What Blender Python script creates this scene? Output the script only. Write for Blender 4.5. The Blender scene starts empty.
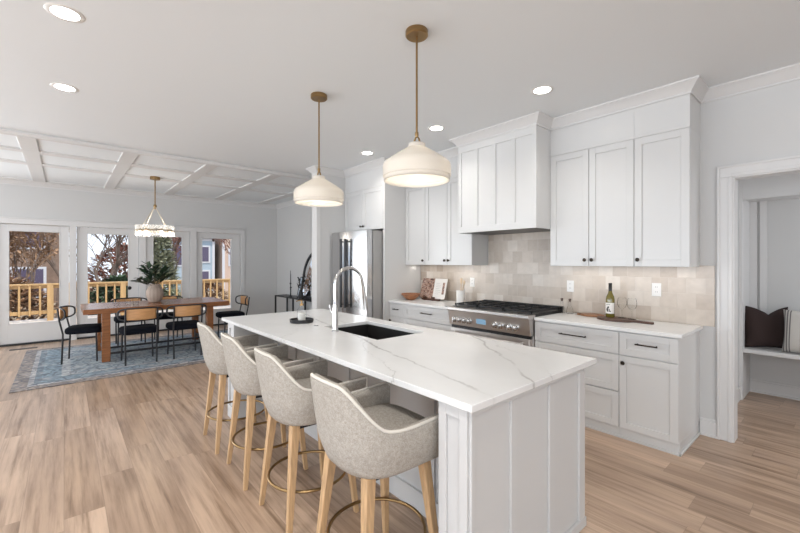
import bpy, bmesh, math, random
from mathutils import Vector, Matrix
random.seed(7)
S = bpy.context.scene
COL = S.collection
PI = math.pi
R = math.radians

# ------------------------------------------------------------------ camera
CAM_H, CEIL = 1.45, 2.88
cam = bpy.data.cameras.new('camera')
cam.sensor_width = 36.0
cam.lens = 389.0 / 800.0 * 36.0
cam.shift_y = -4.5 / 800.0
cam.clip_start, cam.clip_end = 0.05, 300
camo = bpy.data.objects.new('camera', cam)
COL.objects.link(camo)
camo.location = (0, 0, CAM_H)
camo.rotation_euler = (R(90), 0, R(90) - math.atan2(336, 389))
S.camera = camo
S.cycles.transparent_max_bounces = 32

# ------------------------------------------------------------------ world, sun, fill lights, exposure
S.view_settings.view_transform = 'Standard'
S.view_settings.look = 'None'
S.view_settings.gamma = 1
S.view_settings.exposure = 0.33
W = bpy.data.worlds.new('sky')
S.world = W
W.use_nodes = True
wn, wl = W.node_tree.nodes, W.node_tree.links
wn.clear()
_tc = wn.new('ShaderNodeTexCoord')
_nz = wn.new('ShaderNodeTexNoise'); _nz.inputs['Scale'].default_value = 2.2; _nz.inputs['Detail'].default_value = 5
_rp = wn.new('ShaderNodeValToRGB')
_rp.color_ramp.elements[0].position = 0.38; _rp.color_ramp.elements[0].color = (0.50, 0.68, 0.95, 1)
_rp.color_ramp.elements[1].position = 0.62; _rp.color_ramp.elements[1].color = (0.88, 0.93, 0.98, 1)
_bg = wn.new('ShaderNodeBackground'); _bg.inputs['Strength'].default_value = 1.25
_wo = wn.new('ShaderNodeOutputWorld')
wl.new(_tc.outputs['Generated'], _nz.inputs['Vector']); wl.new(_nz.outputs['Fac'], _rp.inputs['Fac'])
wl.new(_rp.outputs['Color'], _bg.inputs['Color']); wl.new(_bg.outputs[0], _wo.inputs['Surface'])

def light(name, kind, loc, energy, color=(1, 1, 1), rot=(0, 0, 0), size=None, parent=None, **kw):
    l = bpy.data.lights.new(name, kind); l.energy = energy; l.color = color
    if kind == 'AREA':
        if isinstance(size, tuple):
            l.shape = 'RECTANGLE'; l.size, l.size_y = size
        else:
            l.shape = 'DISK'; l.size = size
    elif kind in ('POINT', 'SPOT') and size: l.shadow_soft_size = size
    for k, v in kw.items(): setattr(l, k, v)
    o = bpy.data.objects.new(name, l); COL.objects.link(o)
    o.location = loc; o.rotation_euler = rot
    if parent: o.parent = parent
    return o

light('sun', 'SUN', (4, 8, 12), 3.0, (1.0, 0.94, 0.85), (R(26), 0, R(110)), angle=R(3))
# added fill lights out of view, standing in for daylight through unseen windows
light('window_daylight', 'AREA', (-3.4, -5.2, 1.2), 370, (0.92, 0.965, 1.0), (R(-155), 0, R(180)), (11.5, 2.0))  # tilted up inside the back wall to brighten the ceiling
light('window_daylight', 'AREA', (4.8, -3.0, 1.5), 150, (0.95, 0.975, 1.0), (R(90), 0, R(90)), (4.6, 2.3))
light('window_daylight', 'AREA', (-9.65, -2.95, 1.1), 105, (0.90, 0.96, 1.0), (0, R(-90), 0), (2.0, 2.8))
DOWN_W, PEND_W = 3.5, 1.2

# ------------------------------------------------------------------ materials
MATS = {}
def nodes(m):
    m.use_nodes = True
    nt = m.node_tree
    return nt, nt.nodes, nt.links, nt.nodes['Principled BSDF']
def mat(name, col, rough=0.5, metal=0.0, bump=0.0, bscale=80, var=0.0, vscale=6, stretch=(1, 1, 1), spec=None, emit=None, estr=0, coat=0):
    if name in MATS: return MATS[name]
    m = bpy.data.materials.new(name); nt, N, L, b = nodes(m)
    b.inputs['Base Color'].default_value = (*col, 1)
    b.inputs['Roughness'].default_value = rough
    b.inputs['Metallic'].default_value = metal
    if spec is not None: b.inputs['Specular IOR Level'].default_value = spec
    if coat: b.inputs['Coat Weight'].default_value = coat
    if emit:
        b.inputs['Emission Color'].default_value = (*emit, 1); b.inputs['Emission Strength'].default_value = estr
    if bump or var:
        tc = N.new('ShaderNodeTexCoord'); mp = N.new('ShaderNodeMapping'); mp.inputs['Scale'].default_value = stretch
        L.new(tc.outputs['Object'], mp.inputs['Vector'])
    if var:
        n = N.new('ShaderNodeTexNoise'); n.inputs['Scale'].default_value = vscale; n.inputs['Detail'].default_value = 5
        L.new(mp.outputs[0], n.inputs['Vector'])
        r = N.new('ShaderNodeValToRGB')
        r.color_ramp.elements[0].position = 0.3; r.color_ramp.elements[1].position = 0.7
        r.color_ramp.elements[0].color = (*[c * (1 - var) for c in col], 1)
        r.color_ramp.elements[1].color = (*[min(1, c * (1 + var)) for c in col], 1)
        L.new(n.outputs['Fac'], r.inputs['Fac']); L.new(r.outputs['Color'], b.inputs['Base Color'])
    if bump:
        n2 = N.new('ShaderNodeTexNoise'); n2.inputs['Scale'].default_value = bscale; n2.inputs['Detail'].default_value = 3
        L.new(mp.outputs[0], n2.inputs['Vector'])
        bp = N.new('ShaderNodeBump'); bp.inputs['Strength'].default_value = bump; bp.inputs['Distance'].default_value = 0.01
        L.new(n2.outputs['Fac'], bp.inputs['Height']); L.new(bp.outputs[0], b.inputs['Normal'])
    MATS[name] = m
    return m
def glassmat(name, tint=(1, 1, 1), refl=0.12, rough=0.02):
    m = bpy.data.materials.new(name); m.use_nodes = True; nt = m.node_tree; N, L = nt.nodes, nt.links
    N.clear()
    o = N.new('ShaderNodeOutputMaterial'); t = N.new('ShaderNodeBsdfTransparent'); g = N.new('ShaderNodeBsdfGlossy')
    t.inputs['Color'].default_value = (*tint, 1); g.inputs['Roughness'].default_value = rough
    lw = N.new('ShaderNodeLayerWeight'); lw.inputs['Blend'].default_value = refl
    mx = N.new('ShaderNodeMixShader')
    L.new(lw.outputs['Fresnel'], mx.inputs[0]); L.new(t.outputs[0], mx.inputs[1]); L.new(g.outputs[0], mx.inputs[2]); L.new(mx.outputs[0], o.inputs[0])
    return m
class NT:
    """small helper to write node maths"""
    def __init__(s, m): s.nt, s.N, s.L, s.b = nodes(m)
    def val(s, sock, v):
        if isinstance(v, (int, float)): sock.default_value = v
        elif isinstance(v, tuple): sock.default_value = v
        else: s.L.new(v, sock)
    def m(s, op, a, b=None, c=None):
        n = s.N.new('ShaderNodeMath'); n.operation = op
        s.val(n.inputs[0], a)
        if b is not None: s.val(n.inputs[1], b)
        if c is not None: s.val(n.inputs[2], c)
        return n.outputs[0]
    def xyz(s):
        tc = s.N.new('ShaderNodeTexCoord'); sp = s.N.new('ShaderNodeSeparateXYZ')
        s.L.new(tc.outputs['Object'], sp.inputs[0]); return tc.outputs['Object'], sp.outputs[0], sp.outputs[1], sp.outputs[2]
    def comb(s, x, y, z=0.0):
        n = s.N.new('ShaderNodeCombineXYZ'); s.val(n.inputs[0], x); s.val(n.inputs[1], y); s.val(n.inputs[2], z); return n.outputs[0]
    def noise(s, v, scale=5, detail=4, rough=0.5, out='Fac'):
        n = s.N.new('ShaderNodeTexNoise'); s.L.new(v, n.inputs['Vector']); n.inputs['Scale'].default_value = scale
        n.inputs['Detail'].default_value = detail; n.inputs['Roughness'].default_value = rough; return n.outputs[out]
    def white(s, v):
        n = s.N.new('ShaderNodeTexWhiteNoise'); n.noise_dimensions = '2D'; s.L.new(v, n.inputs['Vector']); return n.outputs['Value']
    def ramp(s, f, stops):
        n = s.N.new('ShaderNodeValToRGB'); e = n.color_ramp.elements
        while len(e) < len(stops): e.new(0.5)
        for k, (p, c) in enumerate(stops): e[k].position = p; e[k].color = (*c, 1)
        s.val(n.inputs[0], f); return n.outputs['Color']
    def mix(s, f, a, b, mode='MIX'):
        n = s.N.new('ShaderNodeMix'); n.data_type = 'RGBA'; n.blend_type = mode
        s.val(n.inputs[0], f)
        for k, v in ((6, a), (7, b)):
            if isinstance(v, tuple): n.inputs[k].default_value = (*v, 1)
            else: s.L.new(v, n.inputs[k])
        return n.outputs[2]
    def step(s, v, lo, hi):
        n = s.N.new('ShaderNodeMapRange'); n.interpolation_type = 'SMOOTHSTEP'; s.val(n.inputs[0], v)
        n.inputs[1].default_value = lo; n.inputs[2].default_value = hi; return n.outputs[0]
    def bump(s, h, strength=0.3, dist=0.01):
        n = s.N.new('ShaderNodeBump'); n.inputs['Strength'].default_value = strength; n.inputs['Distance'].default_value = dist
        s.L.new(h, n.inputs['Height']); s.L.new(n.outputs[0], s.b.inputs['Normal'])

WALL = mat('warm_white_wall_paint', (0.61, 0.605, 0.595), 0.6)
CEILM = mat('ceiling_paint', (0.79, 0.815, 0.83), 0.7)
TRIM = mat('white_trim_paint', (0.68, 0.67, 0.66), 0.35)
CAB = mat('white_cabinet_lacquer', (0.65, 0.645, 0.635), 0.28)
ISL = mat('soft_grey_island_paint', (0.58, 0.575, 0.57), 0.4)
OAKLEG = mat('light_oak', (0.50, 0.32, 0.17), 0.5, var=0.18, vscale=14, stretch=(6, 6, 0.6))
WALNUT = mat('walnut', (0.27, 0.105, 0.04), 0.25, var=0.25, vscale=6, stretch=(6, 0.7, 6))
CANEWOOD = mat('honey_wood', (0.52, 0.27, 0.11), 0.45, var=0.12, vscale=8, stretch=(1, 1, 6))
DARKWOOD = mat('dark_brown_wood', (0.07, 0.03, 0.018), 0.4, var=0.3, vscale=9, stretch=(1, 8, 8))
MIDWOOD = mat('acacia_wood', (0.27, 0.125, 0.055), 0.4, var=0.3, vscale=9, stretch=(1, 8, 8))
BOWLWOOD = mat('olive_wood', (0.30, 0.12, 0.05), 0.35, var=0.3, vscale=18, stretch=(1, 1, 5))
BLACKM = mat('black_metal', (0.012, 0.012, 0.014), 0.45)
BLACKF = mat('black_velvet', (0.006, 0.007, 0.011), 0.9, spec=0.12)
BRASS = mat('antique_brass', (0.33, 0.215, 0.10), 0.33, 1.0)
PULL = mat('dark_bronze', (0.05, 0.038, 0.03), 0.35, 0.8)
STEEL = mat('stainless_steel', (0.56, 0.56, 0.565), 0.16, 1.0, var=0.06, vscale=3, stretch=(30, 30, 0.5))
RSTEEL = mat('range_steel', (0.60, 0.57, 0.55), 0.33, 1.0)
DSTEEL = mat('dark_steel', (0.05, 0.05, 0.052), 0.35, 0.8)
CHROME = mat('polished_nickel', (0.62, 0.615, 0.61), 0.08, 1.0)
IRON = mat('cast_iron', (0.010, 0.010, 0.011), 0.55)
SINKM = mat('dark_granite_composite', (0.014, 0.013, 0.012), 0.5)
PLATE = mat('white_plastic', (0.82, 0.81, 0.79), 0.35)
SLOT = mat('socket_slots', (0.25, 0.24, 0.23), 0.5)
CERAM = mat('white_ceramic', (0.78, 0.76, 0.73), 0.3)
TAUPE = mat('ribbed_taupe_ceramic', (0.42, 0.33, 0.27), 0.6, bump=0.3, bscale=60)
LEAF = mat('dark_green_leaf', (0.022, 0.05, 0.025), 0.5, var=0.5, vscale=9)
STEM = mat('stem_brown', (0.06, 0.04, 0.02), 0.7)
CLEAR = glassmat('clear_glass', (0.99, 0.993, 0.993), 0.06)
RIBBED = glassmat('ribbed_frosted_glass', (0.97, 0.97, 0.96), 0.3, .15)
_nt = RIBBED.node_tree; _out = [n for n in _nt.nodes if n.type == 'OUTPUT_MATERIAL'][0]; _prev = _out.inputs[0].links[0].from_socket
_tr = _nt.nodes.new('ShaderNodeBsdfTranslucent'); _tr.inputs['Color'].default_value = (.95, .95, .93, 1); _mx = _nt.nodes.new('ShaderNodeMixShader'); _mx.inputs[0].default_value = .26
_nt.links.new(_prev, _mx.inputs[1]); _nt.links.new(_tr.outputs[0], _mx.inputs[2]); _nt.links.new(_mx.outputs[0], _out.inputs[0])
PANE = glassmat('window_glass', (0.97, 0.98, 0.99), 0.05)
BULB = mat('lit_bulb', (1, 0.9, 0.75), 0.4, emit=(1.0, 0.92, 0.80), estr=8)
LENS = mat('lit_downlight_lens', (1, 1, 1), 0.4, emit=(1.0, 0.96, 0.9), estr=14)
CREAMF = mat('piping_cream', (0.66, 0.62, 0.56), 0.8)
CHOC = mat('dark_brown_linen', (0.028, 0.014, 0.012), 0.9, bump=0.5, bscale=150)
CANDLE = mat('taper_wax', (0.05, 0.045, 0.045), 0.5)
MIRR = mat('mirror_silver', (0.85, 0.86, 0.87), 0.03, 1.0)
PINE = mat('treated_pine', (0.486, 0.304, 0.135), 0.6, var=0.15, vscale=3, stretch=(4, 4, 1))
DECKM = mat('pale_deck_boards', (0.60, 0.52, 0.46), 0.7, var=0.12, vscale=3, stretch=(1, 8, 1))
BARK = mat('tree_bark', (0.155, 0.108, 0.084), 0.9, var=0.35, vscale=5)
TWIG = mat('reddish_twigs', (0.324, 0.169, 0.128), 0.9, var=0.3, vscale=3)
DRY = mat('dry_brown_leaves', (0.297, 0.176, 0.101), 0.9, var=0.45, vscale=4)
PALEGREEN = mat('grey_green_needles', (0.324, 0.324, 0.216), 0.9, var=0.4, vscale=4)
DARKGREEN = mat('dark_evergreen_leaf', (0.068, 0.101, 0.054), 0.9, var=0.4, vscale=4)
GROUND = mat('leaf_litter_ground', (0.351, 0.27, 0.189), 0.95, var=0.3, vscale=1.5)
BRICKH = mat('tan_brick', (0.23, 0.155, 0.115), 0.9, var=0.2, vscale=3)
BLUES = mat('pale_blue_siding', (0.365, 0.446, 0.513), 0.7)
PINKS = mat('pale_peach_siding', (0.567, 0.419, 0.338), 0.8)
HWHITE = mat('white_house_trim', (0.608, 0.608, 0.634), 0.6)
HROOF = mat('grey_shingles', (0.176, 0.149, 0.176), 0.9, var=0.2, vscale=6)
HGLASS = mat('dark_window_glass', (0.10, 0.08, 0.13), 0.4)
DISPLAY = mat('blue_display', (0.10, 0.2, 0.3), 0.2, emit=(0.35, 0.55, 0.75), estr=0.35)
PAPER = mat('white_paper', (0.80, 0.77, 0.73), 0.7)
CORK = mat('cork', (0.36, 0.22, 0.11), 0.8)
WINEG = mat('olive_bottle_glass', (0.16, 0.13, 0.025), 0.08, coat=0.5)
FOIL = mat('black_foil', (0.015, 0.014, 0.013), 0.35)
VENTM = mat('bronze_register', (0.06, 0.05, 0.045), 0.5)

# shade: opal glass
OPAL = bpy.data.materials.new('opal_glass'); _q = NT(OPAL)
_q.b.inputs['Base Color'].default_value = (0.80, 0.765, 0.71, 1); _q.b.inputs['Roughness'].default_value = 0.25
_t = _q.N.new('ShaderNodeBsdfTranslucent'); _t.inputs['Color'].default_value = (0.9, 0.86, 0.79, 1)
_x = _q.N.new('ShaderNodeMixShader'); _x.inputs[0].default_value = 0.35
_o = [n for n in _q.N if n.type == 'OUTPUT_MATERIAL'][0]
_q.L.new(_q.b.outputs[0], _x.inputs[1]); _q.L.new(_t.outputs[0], _x.inputs[2]); _q.L.new(_x.outputs[0], _o.inputs[0])

# floor planks
FLOOR = bpy.data.materials.new('oak_planks'); q = NT(FLOOR)
v, x, y, z = q.xyz()
PW, PL = 0.185, 1.5
row = q.m('FLOOR', q.m('DIVIDE', y, PW))
off = q.m('MULTIPLY', q.white(q.comb(row, 3.3)), PL)
cx = q.m('DIVIDE', q.m('ADD', x, off), PL)
colid = q.m('FLOOR', cx)
rid = q.white(q.comb(row, colid))
gv = q.comb(q.m('MULTIPLY', x, 0.42), q.m('ADD', q.m('MULTIPLY', y, 8.0), q.m('MULTIPLY', rid, 40)), q.m('MULTIPLY', rid, 17))
g1 = q.noise(gv, 2.6, 7, 0.66)
g2 = q.noise(q.comb(q.m('MULTIPLY', x, 0.8), q.m('ADD', q.m('MULTIPLY', y, 3.0), q.m('MULTIPLY', rid, 23)), rid), 1.6, 3)
base = q.ramp(rid, [(0.0, (0.40, 0.275, 0.188)), (0.35, (0.475, 0.338, 0.242)), (0.7, (0.54, 0.39, 0.285)), (1.0, (0.43, 0.30, 0.208))])
grain = q.ramp(g1, [(0.32, (0.52, 0.47, 0.42)), (0.45, (0.84, 0.82, 0.80)), (0.56, (1.04, 1.04, 1.04)), (0.75, (1.18, 1.17, 1.16))])
c = q.mix(1.0, base, grain, 'MULTIPLY')
cloud = q.ramp(g2, [(0.3, (0.80, 0.78, 0.78)), (0.65, (1.08, 1.08, 1.08))])
c = q.mix(1.0, c, cloud, 'MULTIPLY')
fy = q.m('FRACT', q.m('DIVIDE', y, PW)); ey = q.m('MINIMUM', fy, q.m('SUBTRACT', 1.0, fy))
fx = q.m('FRACT', cx); ex = q.m('MULTIPLY', q.m('MINIMUM', fx, q.m('SUBTRACT', 1.0, fx)), PL / PW)
gap = q.step(q.m('MINIMUM', ey, ex), 0.0, 0.014)
c = q.mix(q.m('MULTIPLY', q.m('SUBTRACT', 1.0, gap), 0.38), c, (0.10, 0.065, 0.045))
q.L.new(c, q.b.inputs['Base Color'])
q.b.inputs['Roughness'].default_value = 0.30
q.bump(q.m('ADD', q.m('MULTIPLY', gap, 0.6), q.m('MULTIPLY', g1, 0.12)), 0.12, 0.004)

# quartz with veins
def quartz(name, veins):
    m = bpy.data.materials.new(name); q = NT(m); v, x, y, z = q.xyz()
    n1 = q.m('SUBTRACT', q.noise(v, 2.4, 5, 0.6), 0.5); n2 = q.m('SUBTRACT', q.noise(v, 16, 5, 0.7), 0.5)
    br = q.noise(v, 3.1, 3)
    tot = None
    for (px, py, dx, dy, amp, wid, st) in veins:
        l = math.hypot(dx, dy); nx, ny = -dy / l, dx / l
        d = q.m('ADD', q.m('MULTIPLY', x, nx), q.m('ADD', q.m('MULTIPLY', y, ny), -(nx * px + ny * py)))
        d = q.m('ADD', d, q.m('ADD', q.m('MULTIPLY', n1, amp), q.m('MULTIPLY', n2, amp * 0.25)))
        a = q.m('ABSOLUTE', d)
        w = q.m('MULTIPLY', q.m('SUBTRACT', 1.0, q.step(a, 0.0, wid)), q.m('MULTIPLY', q.step(br, 0.36, 0.62), st))
        halo = q.m('MULTIPLY', q.m('SUBTRACT', 1.0, q.step(a, 0.0, wid * 9)), 0.10 * st)
        w = q.m('ADD', w, halo)
        tot = w if tot is None else q.m('MAXIMUM', tot, w)
    soft = q.ramp(q.noise(v, 1.8, 6), [(0.35, (0.735, 0.73, 0.72)), (0.65, (0.80, 0.795, 0.785))])
    c = q.mix(q.m('MINIMUM', tot, 1.0), soft, (0.27, 0.255, 0.24))
    q.L.new(c, q.b.inputs['Base Color']); q.b.inputs['Roughness'].default_value = 0.22
    return m
QZI = quartz('veined_white_quartz', [(-1.5, 1.42, 0.95, -0.2, 0.15, 0.016, 0.6), (-1.2, 1.80, 0.79, -0.61, 0.15, 0.014, 0.5),
                                     (-1.05, 1.86, 0.79, -0.50, 0.3, 0.006, 0.35), (-2.1, 1.50, 0.9, -0.42, 0.3, 0.006, 0.4), (-3.3, 1.7, 0.8, -0.6, 0.4, 0.006, 0.3)])
QZC = quartz('white_quartz', [(-1.4, 3.75, 0.9, -0.4, 0.3, 0.006, 0.25), (-3.7, 3.7, 0.9, 0.4, 0.3, 0.006, 0.25)])

# zellige tile
TILE = bpy.data.materials.new('zellige_tile'); q = NT(TILE); v, x, y, z = q.xyz()
TW = 0.132
zr = q.m('SUBTRACT', z, 0.915)
row = q.m('FLOOR', q.m('DIVIDE', zr, TW))
xo = q.m('ADD', q.m('DIVIDE', x, TW), q.m('MULTIPLY', q.m('MODULO', row, 2.0), 0.5))
rid = q.white(q.comb(row, q.m('FLOOR', xo)))
tc_ = q.ramp(rid, [(0.0, (0.45, 0.375, 0.31)), (0.4, (0.54, 0.465, 0.395)), (0.8, (0.59, 0.52, 0.45)), (1.0, (0.65, 0.59, 0.525))])
mott = q.ramp(q.noise(v, 16, 4), [(0.3, (0.93, 0.925, 0.92)), (0.7, (1.04, 1.04, 1.04))])
tc_ = q.mix(1.0, tc_, mott, 'MULTIPLY')
fx = q.m('FRACT', xo); fz = q.m('FRACT', q.m('DIVIDE', zr, TW))
e = q.m('MINIMUM', q.m('MINIMUM', fx, q.m('SUBTRACT', 1.0, fx)), q.m('MINIMUM', fz, q.m('SUBTRACT', 1.0, fz)))
g = q.step(e, 0.006, 0.022)
q.L.new(q.mix(g, (0.56, 0.50, 0.44), tc_), q.b.inputs['Base Color']); q.b.inputs['Roughness'].default_value = 0.22
q.bump(q.m('ADD', g, q.m('MULTIPLY', q.noise(v, 22, 3), 0.5)), 0.28, 0.004)

# boucle / linen
FAB = bpy.data.materials.new('oatmeal_linen'); q = NT(FAB); v, x, y, z = q.xyz()
w1 = q.noise(v, 190, 2); w2 = q.noise(v, 60, 3)
q.L.new(q.ramp(q.m('ADD', q.m('MULTIPLY', w1, 0.6), q.m('MULTIPLY', w2, 0.4)), [(0.32, (0.315, 0.285, 0.248)), (0.5, (0.405, 0.372, 0.33)), (0.68, (0.50, 0.462, 0.414))]), q.b.inputs['Base Color'])
q.b.inputs['Roughness'].default_value = 0.95; q.b.inputs['Specular IOR Level'].default_value = 0.15
q.bump(w1, 0.5, 0.004)

# rug
RX0, RX1, RY0, RY1 = -8.75, -6.06, -0.46, 2.95
RUG = bpy.data.materials.new('faded_blue_rug'); q = NT(RUG); v, x, y, z = q.xyz()
dx = q.m('MINIMUM', q.m('SUBTRACT', x, RX0), q.m('SUBTRACT', RX1, x)); dy = q.m('MINIMUM', q.m('SUBTRACT', y, RY0), q.m('SUBTRACT', RY1, y))
d = q.m('MINIMUM', dx, dy)
band = q.ramp(q.m('DIVIDE', d, 1.2), [(0.0, (0.30, 0.255, 0.23)), (0.11, (0.46, 0.45, 0.45)), (0.155, (0.20, 0.25, 0.29)), (0.21, (0.25, 0.325, 0.375)), (0.36, (0.46, 0.48, 0.49)), (0.44, (0.35, 0.41, 0.445))])
band.node.color_ramp.interpolation = 'CONSTANT'
vor = q.N.new('ShaderNodeTexVoronoi'); vor.feature = 'DISTANCE_TO_EDGE'; vor.inputs['Scale'].default_value = 7.5; q.L.new(v, vor.inputs['Vector'])
line = q.m('SUBTRACT', 1.0, q.step(vor.outputs['Distance'], 0.02, 0.09))
wv = q.N.new('ShaderNodeTexVoronoi'); wv.inputs['Scale'].default_value = 11; q.L.new(v, wv.inputs['Vector'])
pat = q.ramp(wv.outputs['Distance'], [(0.22, (0.50, 0.53, 0.58)), (0.45, (1.2, 1.17, 1.13)), (0.65, (0.62, 0.62, 0.66))])
c = q.mix(0.8, band, pat, 'MULTIPLY')
c = q.mix(q.m('MULTIPLY', line, 0.62), c, (0.085, 0.095, 0.12))
c = q.mix(q.m('MULTIPLY', q.step(q.noise(v, 4, 6, 0.7), 0.48, 0.66), 0.5), c, (0.52, 0.50, 0.485))
q.L.new(c, q.b.inputs['Base Color']); q.b.inputs['Roughness'].default_value = 0.95
q.bump(q.noise(v, 160, 2), 0.4, 0.006)

# striped cushion
STRIPE = bpy.data.materials.new('cream_cloth_with_grey_stripes'); q = NT(STRIPE); v, x, y, z = q.xyz()
s1 = q.m('FRACT', q.m('ADD', q.m('MULTIPLY', x, 7.5), 0.15))
ss = q.m('MULTIPLY', q.step(s1, 0.48, 0.5), q.m('SUBTRACT', 1.0, q.step(s1, 0.98, 0.99)))
q.L.new(q.mix(q.m('MULTIPLY', ss, q.step(q.m('FRACT', q.m('MULTIPLY', s1, 6.0)), 0.4, 0.5)), (0.62, 0.59, 0.545), (0.19, 0.18, 0.18)), q.b.inputs['Base Color'])
q.b.inputs['Roughness'].default_value = 0.95; q.bump(q.noise(v, 120, 2), 0.4, 0.004)

# cookbook photo pages and wine label
PHOTO = bpy.data.materials.new('printed_food_photograph'); q = NT(PHOTO); v, x, y, z = q.xyz()
q.L.new(q.ramp(q.noise(v, 26, 3, 0.7), [(0.36, (0.05, 0.03, 0.03)), (0.46, (0.28, 0.14, 0.09)), (0.55, (0.55, 0.40, 0.33)), (0.62, (0.12, 0.07, 0.06))]), q.b.inputs['Base Color'])
q.b.inputs['Roughness'].default_value = 0.4

# ------------------------------------------------------------------ mesh builder
class MB:
    def __init__(s): s.bm = bmesh.new()
    def box(s, x0, x1, y0, y1, z0, z1):
        if x0 > x1: x0, x1 = x1, x0
        if y0 > y1: y0, y1 = y1, y0
        if z0 > z1: z0, z1 = z1, z0
        V = [s.bm.verts.new(p) for p in ((x0, y0, z0), (x1, y0, z0), (x1, y1, z0), (x0, y1, z0), (x0, y0, z1), (x1, y0, z1), (x1, y1, z1), (x0, y1, z1))]
        for f in ((0, 3, 2, 1), (4, 5, 6, 7), (0, 1, 5, 4), (1, 2, 6, 5), (2, 3, 7, 6), (3, 0, 4, 7)):
            s.bm.faces.new([V[i] for i in f])
        return s
    def prism(s, pts, axis, a, b):
        """closed outline pts swept along an axis from a to b"""
        def mk(p, t):
            return {'x': (t, p[0], p[1]), 'y': (p[0], t, p[1]), 'z': (p[0], p[1], t)}[axis]
        A = [s.bm.verts.new(mk(p, a)) for p in pts]; B = [s.bm.verts.new(mk(p, b)) for p in pts]
        n = len(pts)
        s.bm.faces.new(A); s.bm.faces.new(list(reversed(B)))
        for i in range(n): s.bm.faces.new((A[i], B[i], B[(i + 1) % n], A[(i + 1) % n]))
        return s
    def lathe(s, prof, cx=0, cy=0, seg=32, cap0=False, cap1=False, axis='z', o=(0, 0, 0)):
        rings = []
        for (r, h) in prof:
            ring = []
            for k in range(seg):
                a = 2 * PI * k / seg
                if axis == 'z': p = (cx + r * math.cos(a), cy + r * math.sin(a), h)
                elif axis == 'y': p = (o[0] + r * math.cos(a), o[1] + h, o[2] + r * math.sin(a))
                else: p = (o[0] + h, o[1] + r * math.cos(a), o[2] + r * math.sin(a))
                ring.append(s.bm.verts.new(p))
            rings.append(ring)
        for A, B in zip(rings, rings[1:]):
            for k in range(seg): s.bm.faces.new((A[k], A[(k + 1) % seg], B[(k + 1) % seg], B[k]))
        if cap0: s.bm.faces.new(list(reversed(rings[0])))
        if cap1: s.bm.faces.new(rings[-1])
        return s
    def tube(s, pts, r, seg=8, closed=False, caps=True):
        pts = [Vector(p) for p in pts]; n = len(pts)
        rad = r if isinstance(r, (list, tuple)) else [r] * n
        rings = []; prev = None
        for i, p in enumerate(pts):
            if closed: t = pts[(i + 1) % n] - pts[i - 1]
            else: t = (pts[min(i + 1, n - 1)] - pts[max(i - 1, 0)])
            t.normalize()
            if prev is None:
                u = t.orthogonal().normalized()
            else:
                u = prev - t * prev.dot(t)
                u = u.normalized() if u.length > 1e-6 else t.orthogonal().normalized()
            prev = u; w = t.cross(u)
            rings.append([s.bm.verts.new(p + (u * math.cos(2 * PI * k / seg) + w * math.sin(2 * PI * k / seg)) * rad[i]) for k in range(seg)])
        m = n if closed else n - 1
        for i in range(m):
            A, B = rings[i], rings[(i + 1) % n]
            off = 0
            if closed and i == n - 1:
                off = min(range(seg), key=lambda o: (A[0].co - B[o].co).length)
            for k in range(seg): s.bm.faces.new((A[k], A[(k + 1) % seg], B[(k + 1 + off) % seg], B[(k + off) % seg]))
        if caps and not closed:
            s.bm.faces.new(list(reversed(rings[0]))); s.bm.faces.new(rings[-1])
        return s
    def bar(s, p0, p1, a0, a1=None, b0=None, b1=None):
        """square bar from p0 to p1 with section a0 x b0 at p0 and a1 x b1 at p1 (horizontal sections)"""
        a1 = a1 or a0; b0 = b0 or a0; b1 = b1 or a1
        A = [s.bm.verts.new((p0[0] + sx * a0 / 2, p0[1] + sy * b0 / 2, p0[2])) for sx, sy in ((-1, -1), (1, -1), (1, 1), (-1, 1))]
        B = [s.bm.verts.new((p1[0] + sx * a1 / 2, p1[1] + sy * b1 / 2, p1[2])) for sx, sy in ((-1, -1), (1, -1), (1, 1), (-1, 1))]
        s.bm.faces.new(A); s.bm.faces.new(list(reversed(B)))
        for i in range(4): s.bm.faces.new((A[i], B[i], B[(i + 1) % 4], A[(i + 1) % 4]))
        return s
    def ball(s, c, r, seg=12, sc=(1, 1, 1)):
        m = Matrix.Translation(c) @ Matrix.Diagonal((r * sc[0], r * sc[1], r * sc[2], 1))
        bmesh.ops.create_uvsphere(s.bm, u_segments=seg, v_segments=max(6, seg // 2 + 2), radius=1, matrix=m)
        return s
    def grid(s, rows, closed_u=False):
        V = [[s.bm.verts.new(p) for p in r] for r in rows]
        for A, B in zip(V, V[1:]):
            n = len(A)
            for k in range(n if closed_u else n - 1): s.bm.faces.new((A[k], A[(k + 1) % n], B[(k + 1) % n], B[k]))
        return V
    def leaf(s, p, d, L, wd, up=Vector((0, 0, 1))):
        d = Vector(d).normalized(); sd = d.cross(up)
        sd = sd.normalized() if sd.length > 1e-4 else Vector((1, 0, 0)); nn = sd.cross(d)
        p = Vector(p)
        q = [p, p + d * L * .35 + sd * wd * .5 + nn * wd * .12, p + d * L * .72 + sd * wd * .4 + nn * wd * .1, p + d * L, p + d * L * .72 - sd * wd * .4 + nn * wd * .1, p + d * L * .35 - sd * wd * .5 + nn * wd * .12]
        m1, m2 = s.bm.verts.new(p + d * L * .35), s.bm.verts.new(p + d * L * .72)
        V = [s.bm.verts.new(a) for a in q]
        s.bm.faces.new((V[0], V[1], m1)); s.bm.faces.new((m1, V[1], V[2], m2)); s.bm.faces.new((m2, V[2], V[3]))
        s.bm.faces.new((V[0], m1, V[5])); s.bm.faces.new((m1, m2, V[4], V[5])); s.bm.faces.new((m2, V[3], V[4]))
        return s
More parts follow.
